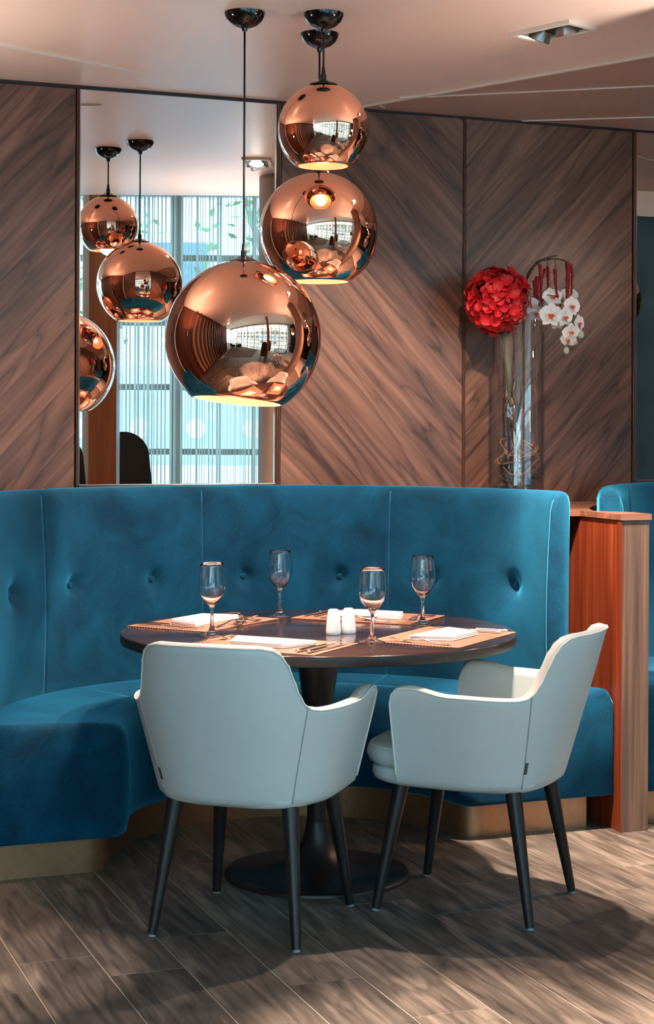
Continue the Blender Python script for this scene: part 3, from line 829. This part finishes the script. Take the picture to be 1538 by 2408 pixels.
# ================================================================== TABLEWARE
TZ = .7495
gp = [(0, .0), (.036, .0), (.038, .0012), (.0375, .0025), (.030, .0045), (.016, .0095), (.009, .018), (.0058, .03), (.0048, .05), (.0046, .07), (.0055, .082), (.010, .091), (.022, .103), (.034, .121), (.0405, .141), (.0415, .155), (.0395, .178), (.0355, .205), (.0345, .217), (.0338, .2178), (.0332, .217), (.0342, .205), (.0382, .178), (.0402, .155), (.0392, .141), (.0325, .1215), (.0205, .105), (.009, .0965), (0, .0945)]
gs = None
glasses = [(-.341, 5.077, 'empty wine glass between the full-back armchair placemat and a banquette placemat'),
           (-.153, 5.606, 'empty wine glass on bare table between the two banquette placemats'),
           (.134, 4.930, 'empty wine glass between the placemats of the two armchairs'),
           (.305, 5.382, 'empty wine glass between a banquette placemat and that of the chair by the partition')]
for i, (x, y, lb) in enumerate(glasses):
    t = thing('wine_glass', lb, 'wine glass', (x, y, TZ+.0004), rnd.uniform(0, 6), 'wine glasses on the round table')
    if gs is None: gs = obj('glass_body', lathe(gp, 56), M['glass'], t)
    else: o = gs.copy(); COL.objects.link(o); o.parent = t
# salt and pepper
shp = [(0, 0), (.0215, 0), (.023, .002), (.0228, .012), (.0205, .045), (.0168, .069), (.0155, .0735), (.012, .0765), (0, .0775)]
for i, (x, y, nm, lb) in enumerate(((.022, 5.122, 'salt_shaker', 'white china shaker standing nearer the front placemat'), (.068, 5.152, 'pepper_shaker', 'white china shaker standing nearer the wine glasses by the partition'))):
    t = thing(nm, lb, 'shaker', (x, y, TZ+.0003), rnd.uniform(0, 3), 'white china shakers')
    bd = obj('body', lathe(shp, 40), M['china'], t)
    for q in range(3 if i == 0 else 5):
        a = 2*math.pi*q/(3 if i == 0 else 5)
        obj('pour_hole', lathe([(0, .0005), (.0009, .0005), (.0009, -.001), (0, -.001)], 8), M['black'], bd, loc=(.005*math.cos(a), .005*math.sin(a), .0772))
# cutlery
def ribbon(path):
    # path: (y, z, halfwidth, thickness)
    rows = []
    for y, z, w, th in path:
        rows.append([(-w, y, z), (-w*.6, y, z+th*.8), (0, y, z+th), (w*.6, y, z+th*.8), (w, y, z), (w*.6, y, z-th*.35), (0, y, z-th*.45), (-w*.6, y, z-th*.35)])
    v, f = sheet(rows, closed_u=True); f.append(tuple(range(8))[::-1]); f.append(tuple(range(len(v)-8, len(v)))); return v, f
def rz_pts(pts): return [tuple(p) for p in pts]
handle = [(-.100, .0022, .004, .0012), (-.097, .0024, .0068, .0018), (-.08, .0030, .0064, .0024), (-.05, .0045, .0046, .0026), (-.02, .0085, .0030, .0028), (0, .0125, .0028, .0026), (.018, .0135, .0030, .0022)]
def fork_parts(t):
    obj('handle', ribbon(handle+[(.03, .0115, .005, .0018)]), M['steel'], t)
    obj('fork_head', ribbon([(.028, .0118, .005, .0018), (.036, .0088, .0095, .0016), (.046, .005, .0122, .0016), (.052, .0038, .0124, .0015)]), M['steel'], t)
    for k in range(4):
        x = -.0098+k*.00653
        obj('tine', move(ribbon([(.050, .0038, .0022, .0015), (.07, .0030, .0018, .0014), (.088, .0055, .0014, .0012), (.099, .0095, .0007, .0008)]), x, 0, 0), M['steel'], t)
def spoon_parts(t):
    obj('handle', ribbon(handle+[(.03, .0118, .0045, .0018), (.037, .0095, .006, .0015)]), M['steel'], t)
    rows = []
    for i in range(9):
        rr = i/8
        rows.append([(.0185*rr*math.cos(2*math.pi*k/28), .066+.031*rr*math.sin(2*math.pi*k/28), .0022+.0085*rr*rr) for k in range(28)])
    for i in range(8, -1, -1):
        rr = i/8*.985
        rows.append([(.0185*rr*math.cos(2*math.pi*k/28), .066+.031*rr*math.sin(2*math.pi*k/28), .0010+.0082*rr*rr) for k in range(28)])
    obj('bowl', sheet(rows, closed_u=True), M['steel'], t)
def knife_parts(t):
    obj('handle', ribbon([(-.115, .005, .003, .003), (-.112, .005, .0075, .0045), (-.09, .005, .0080, .0046), (-.05, .005, .0066, .0042), (-.02, .005, .0052, .0038), (-.012, .005, .0062, .0042), (-.008, .005, .004, .003)]), M['steel'], t)
    pr = [(-.0045, -.010), (.0055, -.010), (.0070, .02), (.0075, .06), (.0062, .09), (.0015, .112), (-.0045, .118), (-.0050, .06)]
    obj('blade', move(prism(pr, .0042, .0056), 0, 0, 0), M['steel'], t, smooth=False)
protos = {}
def cutlery(kind, parts, loc, rz, label, group):
    if kind not in protos:
        t = thing(kind, label, kind.split('_')[-1], loc, rz, group); parts(t); protos[kind] = t
    else:
        t = copy_tree(protos[kind], loc, rz, label, group)
    return t
places = [('the armchair showing its back', -.160, 4.865, R(-26.2), False),
          ('the banquette facing the partition chair', -.3865, 5.4175, R(-120.2), True),
          ('the banquette nearest the flower vase', .140, 5.593, R(155.5), True),
          ('the armchair by the partition', .348, 5.066, R(61.4), False)]
mat_me = None; nap_me = None
for who, mx_, my_, ra, dessert in places:
    T = Matrix.Translation((mx_, my_, TZ)) @ Matrix.Rotation(ra, 4, 'Z')
    def at(x, y, z=0): return T @ Vector((x, y, z))
    if mat_me is None:
        mo = obj('placemat', bbox(-.213, .213, -.147, .147, .0003, .0023, .0006, 1), M['mat'], smooth=False); mat_me = mo
    else:
        mo = mat_me.copy(); COL.objects.link(mo)
    mo.location = (mx_, my_, TZ); mo.rotation_euler = (0, 0, ra)
    tag(mo, 'woven copper placemat laid at '+who, 'placemat', 'woven placemats')
    nt_ = thing('napkin', 'folded white linen napkin laid at '+who, 'napkin', at(-.005, -.015, .0024), ra+R(rnd.uniform(-5, 5)), 'folded white napkins')
    for q, (hx, hy, dx) in enumerate(((.108, .062, 0), (.107, .061, .0015), (.1055, .060, -.001))):
        def nap(x, y): return .0006*math.sin(x*40+q)+.0016*abs(x)/.1
        rows = []
        for zz in (0, .0042):
            for j in range(5):
                pass
        g = bbox(-hx+dx, hx+dx, -hy, hy, .0046*q, .0046*q+.0044, .0018, 3)
        # lift the free end a little and cut it on a slant
        vv = [(x+(.024*(y/hy) if x > .08 else (-.020*(y/hy) if x < -.08 else 0)), y, z+.02*max(0, x-.06)**1.2+.012*max(0, -x-.07)) for x, y, z in g[0]]
        obj('fold', (vv, g[1]), M['napkin'], nt_)
    zc_ = .0026
    cutlery('table_fork', fork_parts, at(-.178, -.01, zc_), ra+R(rnd.uniform(-4, 4)-6), 'steel fork beside the napkin at '+who, 'table forks')
    cutlery('table_knife', knife_parts, at(.155, -.01, zc_), ra+R(rnd.uniform(-3, 3)), 'inner steel knife at '+who, 'table knives')
    cutlery('table_knife', knife_parts, at(.188, -.014, zc_), ra+R(rnd.uniform(-3, 3)), 'outer steel knife at '+who, 'table knives')
    if dessert:
        cutlery('dessert_spoon', spoon_parts, at(.02, .112, zc_), ra+R(90+4), 'steel spoon above the napkin at '+who, 'dessert spoons')
        cutlery('table_fork', fork_parts, at(-.03, .138, zc_), ra+R(-90+6), 'steel dessert fork above the napkin at '+who, 'dessert forks')

# ================================================================== VASE AND FLOWERS
VX, VY, VZ = .73, 6.5, 1.083
VR, VH = .0985, .758
vt = thing('glass_vase', 'tall clear glass cylinder vase on the ledge behind the banquette', 'vase', (VX, VY, VZ))
obj('glass_wall', lathe([(VR, 0), (VR, VH-.002), (VR-.001, VH), (VR-.004, VH), (VR-.005, VH-.002), (VR-.005, .02)], 96), M['vase'], vt, auto=60)
obj('glass_base', lathe([(VR, 0), (0, 0)], 64), M['vase'], vt); obj('glass_base', lathe([(VR-.005, .02), (0, .02)], 64), M['vase'], vt)
# red hydrangea
HX, HY, HZ = .646, 6.452, 1.853
hy = thing('hydrangea', 'big round red hydrangea head at the rim of the glass vase', 'flower', (HX, HY, HZ))
def ball(r, nu=24, nv=14, sx=1, sz=1): return [(sx*x, y, sz*z) for x, y, z in lathe([(max(0, r*math.sin(math.pi*k/nv)), -r*math.cos(math.pi*k/nv)) if 0 < k < nv else (0, -r*math.cos(math.pi*k/nv)) for k in range(nv+1)], nu)[0]], lathe([(max(0, r*math.sin(math.pi*k/nv)), -r*math.cos(math.pi*k/nv)) if 0 < k < nv else (0, -r*math.cos(math.pi*k/nv)) for k in range(nv+1)], nu)[1]
obj('flower_core', ball(.098, sz=1.05), M['red_core'], hy)
def petal_geo(L_, w_, cup, n=5, tip=.6, z0=0.):
    rows = []
    for i in range(n+1):
        u_ = i/n; ww = w_*math.sin(math.pi*min(1, (u_*.86+.07)))**tip
        if i == n: ww *= .55
        row = []
        for j in range(-2, 3):
            q = j/2
            row.append((ww*q, L_*u_*(1-.06*q*q*u_), z0+cup*(u_**2)*L_+.25*ww*q*q))
        rows.append(row)
    return sheet(rows)
fl_geo = join(*[xf(petal_geo(.019, .0125, .15+.12*(k % 2)), Matrix.Rotation(math.pi/2*k, 4, 'Z')) for k in range(4)])
fm = None; rf = random.Random(11)
ga = math.pi*(3-math.sqrt(5)); NF = 235
for k in range(NF):
    z = 1-2*(k+.5)/NF; r_ = math.sqrt(1-z*z); a = ga*k
    d = Vector((r_*math.cos(a), r_*math.sin(a), z)); rad = (.106+rf.uniform(-.010, .016))*(1-.10*max(0, -d.z)*(1 if d.x > 0 else .2))
    if fm is None: fm = obj('floret', fl_geo, M['red_petal'], hy); o = fm
    else: o = fm.copy(); COL.objects.link(o); o.parent = hy
    o.location = (d.x*rad, d.y*rad, d.z*rad*1.06)
    dd = (d+Vector((rf.uniform(-.55, .55), rf.uniform(-.55, .55), rf.uniform(-.55, .55)))).normalized()
    o.rotation_euler = (dd.to_track_quat('Z', 'Y') @ Matrix.Rotation(rf.uniform(0, 6), 3, 'Z').to_quaternion()).to_euler()
    s = rf.uniform(.95, 1.3); o.scale = (s, s, s)
for k, (dx, dy) in enumerate(((0, 0), (.008, .006), (-.007, .004))):
    obj('stem', tube(spline([(.02+dx, .01+dy, -.08), (.035+dx, .02+dy, -.2), (.047+dx*.5, .03+dy, -.34), (.055+dx*.3, .03+dy, -.40)], 5), .0042, 8), M['stem'], hy)
# orchid spray (positions in metres relative to the vase axis: x along view-right, z height)
oc = thing('orchid_spray', 'white orchid spray with orange lips drooping from the glass vase', 'flower', (VX, VY, VZ))
op_ = []
for a in range(5):
    ang = math.pi/2 + a*2*math.pi/5
    wide = .0185 if a in (1, 4) else .0115
    ln = .032 if a in (1, 4) else .031
    op_.append(xf(petal_geo(ln, wide, .12, tip=.75), Matrix.Rotation(ang-math.pi/2, 4, 'Z')))
# two broad side petals lie level, three narrow ones make a Y
op_ = [xf(petal_geo(.035, .023, .08, tip=.8), Matrix.Rotation(R(s*82), 4, 'Z')) for s in (1, -1)] + [xf(petal_geo(.036, .0145, .05, tip=.9, z0=-.002), Matrix.Rotation(R(a), 4, 'Z')) for a in (0, 145, -145)]
og = join(*op_)
lipg = join(xf(petal_geo(.015, .006, .5), Matrix.Rotation(R(180), 4, 'Z')), xf(petal_geo(.010, .005, .9), Matrix.Rotation(R(120), 4, 'Z')), xf(petal_geo(.010, .005, .9), Matrix.Rotation(R(-120), 4, 'Z')))
def vp(px, py, dd=0.):    # measured bloom spots on the spray -> metres around the vase axis
    d = VY+dd; return Vector(((px-769)/4000*d-VX, dd, EYE-(py-1003)/4000*d-VZ))
bl = [(1295, 736, -.06, 1.15, (-.1, -1, .1)), (1297, 694, -.02, 1.0, (.1, -1, .45)), (1342, 715, -.03, .95, (.5, -1, .1)), (1326, 740, -.05, .95, (.6, -1, -.2)), (1359, 755, -.02, .85, (.9, -.8, 0)), (1341, 775, -.04, .9, (.2, -1, -.5)),
      (1246, 714, -.03, .9, (-.5, -1, .3)), (1220, 732, .0, .8, (-.3, -1, -.1)), (1278, 700, .02, .85, (-.2, -1, .6)), (1337, 690, .03, .95, (.2, -1, .8)), (1336, 793, -.03, .8, (-.4, -1, -.6)), (1310, 752, .02, .8, (.3, -1, -.3)), (1262, 732, .03, .8, (-.1, -1, -.2))]
bm_ = None; lm_ = None
for px, py, dd, s, nd in bl:
    p = vp(px, py, dd)
    if bm_ is None: bm_ = obj('bloom', og, M['white_petal'], oc, sub=1); lm_ = obj('lip', lipg, M['orange_lip'], bm_); lm_.location = (0, 0, .004); o = bm_
    else: o = dup(bm_, oc)
    o.location = p; o.scale = (s*1.18,)*3
    o.rotation_euler = (Vector(nd).normalized().to_track_quat('Z', 'Y') @ Matrix.Rotation(rf.uniform(-.3, .3), 3, 'Z').to_quaternion()).to_euler()
for px, py, s in ((1331, 820, 1.), (1365, 782, 1.15), (1352, 800, .8)):
    o = obj('bud', ball(.011, 16, 10, sz=1.25), M['bud'], oc); o.location = vp(px, py, -.03); o.scale = (s, s, s)
obj('stem', tube(spline([vp(1226, 900), vp(1232, 780), vp(1250, 715, -.01), vp(1285, 690, -.02), vp(1325, 705, -.02), vp(1345, 745, -.03), vp(1338, 790, -.03), vp(1331, 812, -.03)], 8), .0024, 6), M['stem'], oc)
obj('stem', tube(spline([vp(1342, 738, -.03), vp(1358, 755, -.02), vp(1364, 776, -.02)], 6), .0018, 6), M['stem'], oc)
# amaranth branch
am = thing('amaranth_branch', 'arched dark twig hung with crimson amaranth tassels above the orchids', 'flower', (VX, VY, VZ))
obj('branch', tube(spline([vp(1222, 800, .02), vp(1232, 700, .02), vp(1238, 648, .01), vp(1255, 620, 0), vp(1275, 606, 0), vp(1292, 604, 0), vp(1318, 606, 0), vp(1335, 613, 0)], 8), lambda q: lerp(.006, .0022, q), 8), M['twig'], am)
obj('branch', tube(spline([vp(1240, 650, .01), vp(1250, 628, -.01), vp(1280, 604, -.01), vp(1308, 596, -.01)], 6), .0022, 6), M['twig'], am)
obj('branch', tube(spline([vp(1228, 660, .02), vp(1244, 640, .0), vp(1262, 612, .0), vp(1290, 606, -.01)], 6), .003, 6), M['twig'], am)
for k_, (x, y) in enumerate(((1236, 655), (1243, 640), (1250, 628), (1240, 668), (1262, 614), (1291, 603), (1279, 606), (1232, 680))):
    o = obj('bud', ball(.006, 10, 8, sz=1.5), M['twig'], am); o.location = vp(x, y, -.006); o.rotation_euler = (0, R(40*k_), 0)
for pts in ([(1286, 606), (1285, 628)], [(1303, 604), (1304, 632)], [(1265, 612), (1268, 624)]):
    obj('twiglet', tube([vp(x, y, -.005) for x, y in pts], .0016, 6), M['twig'], am)
ra_ = random.Random(5)
for pts, rr in (([(1262, 646), (1261, 670), (1263, 695), (1264, 716)], .009), ([(1268, 618), (1271, 650), (1271, 680), (1273, 712)], .007), ([(1286, 625), (1287, 650), (1287, 676)], .007), ([(1304, 630), (1305, 660), (1309, 690), (1318, 716)], .0065), ([(1333, 613), (1334, 650), (1333, 685), (1332, 717)], .0095), ([(1342, 616), (1344, 645), (1342, 686)], .006), ([(1281, 628), (1277, 640), (1273, 654)], .005), ([(1255, 655), (1257, 690), (1258, 726)], .007)):
    P_ = spline([vp(x, y, -.02 if x != 1287 else .0) for x, y in pts], 10)
    g = tube(P_, lambda q, rr=rr: rr*(1-.45*q)*(.85+.3*ra_.random()), 9)
    g = ([(x+ra_.uniform(-.0015, .0015), y+ra_.uniform(-.0015, .0015), z+ra_.uniform(-.0015, .0015)) for x, y, z in g[0]], g[1])
    obj('tassel', g, M['amaranth'], am)
# driftwood and curly twigs inside
dw = thing('driftwood_branch', 'dark twisted branch standing inside the glass vase', 'branch', (VX, VY, VZ))
obj('limb', tube(spline([(-.012, 0, .022), (-.05, .01, .12), (-.045, -.02, .17), (-.005, 0, .22), (-.02, .01, .30), (.0, .0, .36), (-.02, -.01, .42), (-.012, 0, .47)], 8), lambda q: .017-.010*q, 9), M['twig'], dw)
obj('limb', tube(spline([(-.01, 0, .28), (-.04, -.01, .33), (-.035, 0, .25), (-.03, .01, .19), (-.02, 0, .12)], 6), .0055, 8), M['twig'], dw)
obj('limb', tube(spline([(-.03, -.01, .42), (-.05, -.02, .38), (-.055, -.02, .35)], 5), .007, 8), M['twig'], dw)
obj('limb', tube(spline([(-.06, -.02, .05), (-.075, -.02, .06), (-.06, -.02, .075), (-.04, 0, .06)], 5), .006, 8), M['twig'], dw)
ct = thing('curly_willow', 'tan curly twigs coiled inside the glass vase', 'twigs', (VX, VY, VZ))
for q, (zc_, rr, ph, col) in enumerate(((.19, .078, 0, 'curly'), (.15, .07, 1.5, 'curly'), (.10, .08, 3, 'twig'), (.22, .065, 4.2, 'curly'), (.07, .06, 5, 'twig'), (.13, .082, 2.2, 'twig'))):
    pts = []
    for k in range(26):
        a = ph+k*.28; r2 = rr*(1-.2*math.sin(k*.9+q)); pts.append((r2*math.cos(a), r2*math.sin(a), zc_+.035*math.sin(k*.35+q)))
    obj('coil', tube(pts, .0018, 5), M[col], ct)

# ================================================================== THINGS THE MIRROR AND THE GLOBES SHOW, AND ADDED CEILING FILL LIGHTS
def high_chair(loc, rz, label):
    t = thing('high_back_chair', label, 'chair', loc, rz, 'black high-back chairs by the windows')
    n = 20; out = []
    for k in range(n+1):
        a = math.pi*k/n; out.append((.165*math.cos(a), 1.175+.165*math.sin(a)))
    poly = [(.215, .42), (.21, .7)]+out+[(-.21, .7), (-.215, .42)]
    obj('backrest', ([(x, -.27-.04*z, z) for x, z in poly]+[(x*.93, -.19-.04*z, z*.99) for x, z in poly], prism(poly, 0, 1)[1]), M['black_leather'], t, smooth=False)
    obj('seat', bbox(-.215, .215, -.25, .24, .34, .47, .03, 3), M['black_leather'], t)
    for sx_ in (-1, 1):
        for sy_ in (-1, 1):
            obj('leg', tube([(sx_*.17, sy_*.19, .35), (sx_*.19, sy_*.21, 0)], .018, 10), M['dark_leg'], t)
    return t
c_ = mirrored(-1.315, 11.35); high_chair(c_, wa+R(180), 'black high-back chair standing beside the wooden post at the window')
c_ = mirrored(-1.555, 10.05); high_chair(c_, wa+R(180), 'black high-back chair beyond the wooden post with its white edge strip')
# two more tables in the room
def copy_table(loc, label):
    return copy_tree(tb, loc, 0, label)
copy_table((2.4, 3.4, 0), 'bare round dark table set nearer the windows')
copy_table((-.9, -.55, .0062), 'bare round dark table on the carpet behind')
tbl_ch = [((1.78, 3.72, 0), R(-117), 'pale leather tub armchair at the bare table nearer the windows')]
for l_, a_, lb in tbl_ch: copy_tree(ch1, l_, a_, lb, 'pale leather armchairs of the room')
c_ = copy_tree(ch1, (-.55, .15, .0062), R(160), 'black tub armchair at the bare table on the carpet', 'black armchairs of the room')
c2_ = copy_tree(ch1, (-1.35, .05, .0062), R(205), 'black tub armchair at the carpeted table, nearer the slatted screen', 'black armchairs of the room')
bm2 = {}
for c in (c_, c2_):
    for ch in c.children:
        if ch.name.startswith(('shell', 'seat')):
            if ch.data.name not in bm2:
                me = ch.data.copy(); me.materials.clear(); me.materials.append(M['black_leather']); bm2[ch.data.name] = me
            ch.data = bm2[ch.data.name]
cp_ = [(-1.8, 2.1), (-1.8, -2.5), (.4, -.8), (1.7, .5), (.6, 2.1)]
o = obj('carpet', prism(cp_, -.003, .006), M['carpet'], smooth=False); tag(o, 'dark patterned carpet between the windows and the plank floor', 'carpet')
def uplight(x, y, z, face, pw, label):  # invented fixture, added out of view to brighten the low ceiling
    t = thing('fill_uplight', label, 'added fill lamp', (x, y, z), face, 'added warm ceiling fill uplights')
    obj('cup', lathe([(0, -.08), (.045, -.075), (.06, .05), (.056, .05), (.042, -.065), (0, -.068)], 28), M['bronze'], t, auto=50)
    obj('bracket', bbox(-.015, .015, -.10, -.04, -.05, -.01, .003, 1), M['bronze'], t, smooth=False)
    li = bpy.data.lights.new('uplight', 'SPOT'); li.energy = pw; li.color = (1., .76, .62); li.spot_size = R(165); li.spot_blend = 1.; li.shadow_soft_size = .045
    lo = bpy.data.objects.new('uplight', li); link(lo, t); lo.location = (0, 0, .055); lo.rotation_euler = (R(180), 0, 0)
uplight(-1.62, 4.75, 1.75, R(-90), 55, 'added bronze fill uplight on the walnut panel next to the slats')
uplight(1.165, 4.59, 1.85, R(180), 30, 'added bronze fill uplight cup on the round taupe column')
def globe(x, y, z, pw, label):
    t = thing('globe_lamp', label, 'lamp', (x, y, z), 0, 'glowing glass globes of the room')
    obj('globe', ball(.12, 28, 18), M['globe'], t)
    obj('cord', tube([(0, 0, .115), (0, 0, ZH-z)], .003, 6), M['cord'], t)
    li = bpy.data.lights.new('globe_light', 'POINT'); li.energy = pw; li.color = (1., .70, .48); li.shadow_soft_size = .13
    lo = bpy.data.objects.new('globe_light', li); link(lo, t)
M['globe'] = emit('globe_glow', (1., .74, .5), 9.)
globe(-.9, -.55, 1.95, 7, 'glowing glass globe over the carpeted bare table')
globe(.95, .95, 2.15, 7, 'glowing glass globe over the open carpet')
globe(3.4, 4.2, 2.0, 30, 'glowing glass globe beyond the round taupe column')
globe(-1.35, 1.7, 2.1, 7, 'glowing glass globe before the slatted screen')
# ---- outside
gc = WP-N2*12
o = obj('street_ground', box(-30, 30, -30, -.3, -.16, -.08), M['street'], smooth=False, loc=WP, rz=wa); tag(o, 'pale street paving outside the windows', None, kind='structure')
bd = thing('street_building', 'pale building across the street with rows of dark windows', 'building', WP, wa)
obj('wall', box(-26, 26, -20, -16, -.1, 5.2), M['facade'], bd, smooth=False)
wp_ = None
for r_ in range(2):
    for k in range(16):
        if wp_ is None: wp_ = obj('window', bbox(-.8, .8, -16.02, -15.9, 0, 1.3, .02, 1), M['facade_glass'], bd, smooth=False); o = wp_
        else: o = wp_.copy(); COL.objects.link(o); o.parent = bd
        o.location = (-22+k*2.9, 0, .9+2.2*r_)
vn = thing('parked_van', 'blue and white van parked outside the curtained window', 'van', WP, wa)
obj('body', bbox(-3.6, 2.4, -8.4, -6.6, .35, 2.1, .15, 3), M['van'], vn)
obj('side_stripe', bbox(-3.3, 2.1, -6.62, -6.56, .5, .95, .02, 1), M['van_white'], vn, smooth=False)
for k in range(4):
    o = obj('round_emblem', lathe([(0, .02), (.11, .02), (.11, 0), (0, 0)], 24), M['van_white'], vn, auto=40); o.location = (-1.6+.62*k, -6.6, 1.35); o.rotation_euler = (R(-90), 0, 0)
for x_ in (-2.6, 1.4):
    o = obj('wheel', lathe([(0, .12), (.34, .12), (.36, .09), (.36, -.09), (.34, -.12), (0, -.12)], 28), M['black'], vn, auto=40); o.location = (x_, -6.75, .28); o.rotation_euler = (R(90), 0, 0)
for q, (tx, ty) in enumerate(((.9, -5.2), (-2.4, -9.5), (2.2, -10.5))):
    tr = thing('street_tree', ['street tree with a forked trunk right outside the window', 'street tree standing behind the parked van', 'street tree further along past the van'][q], 'tree', WP+D2*tx+N2*ty, wa, 'street trees')
    obj('trunk', tube(spline([(0, 0, -.1), (.05, 0, 1.2), (-.05, .05, 2.4), (.2, 0, 3.6)], 6), lambda s_: .11-.06*s_, 10), M['bark'], tr)
    obj('branch', tube(spline([(0, 0, 2.1), (-.4, .1, 2.9), (-.7, .1, 3.8)], 6), lambda s_: .06-.035*s_, 8), M['bark'], tr)
    obj('branch', tube(spline([(0, 0, 1.9), (.5, .1, 2.5), (1.1, .2, 2.9)], 6), lambda s_: .055-.035*s_, 8), M['bark'], tr)
    lg_ = []
    for k in range(500):
        d = Vector((rf.gauss(0, 1), rf.gauss(0, 1), rf.gauss(0, 1))).normalized()*rf.uniform(.6, 1.35)
        m4 = Matrix.Translation(Vector((.1, 0, 3.4))+d) @ Matrix.Rotation(rf.uniform(0, 6), 4, 'X') @ Matrix.Rotation(rf.uniform(0, 6), 4, 'Z')
        lg_.append(([tuple(m4 @ Vector(p)) for p in ((-.06, 0, 0), (0, -.03, .01), (.07, 0, 0), (0, .03, .01))], [(0, 1, 2, 3)]))
    o = obj('foliage', join(*lg_), M['leaf'], tr, smooth=False); o['kind'] = 'stuff'
bpy.data.objects.remove(frame_planks)
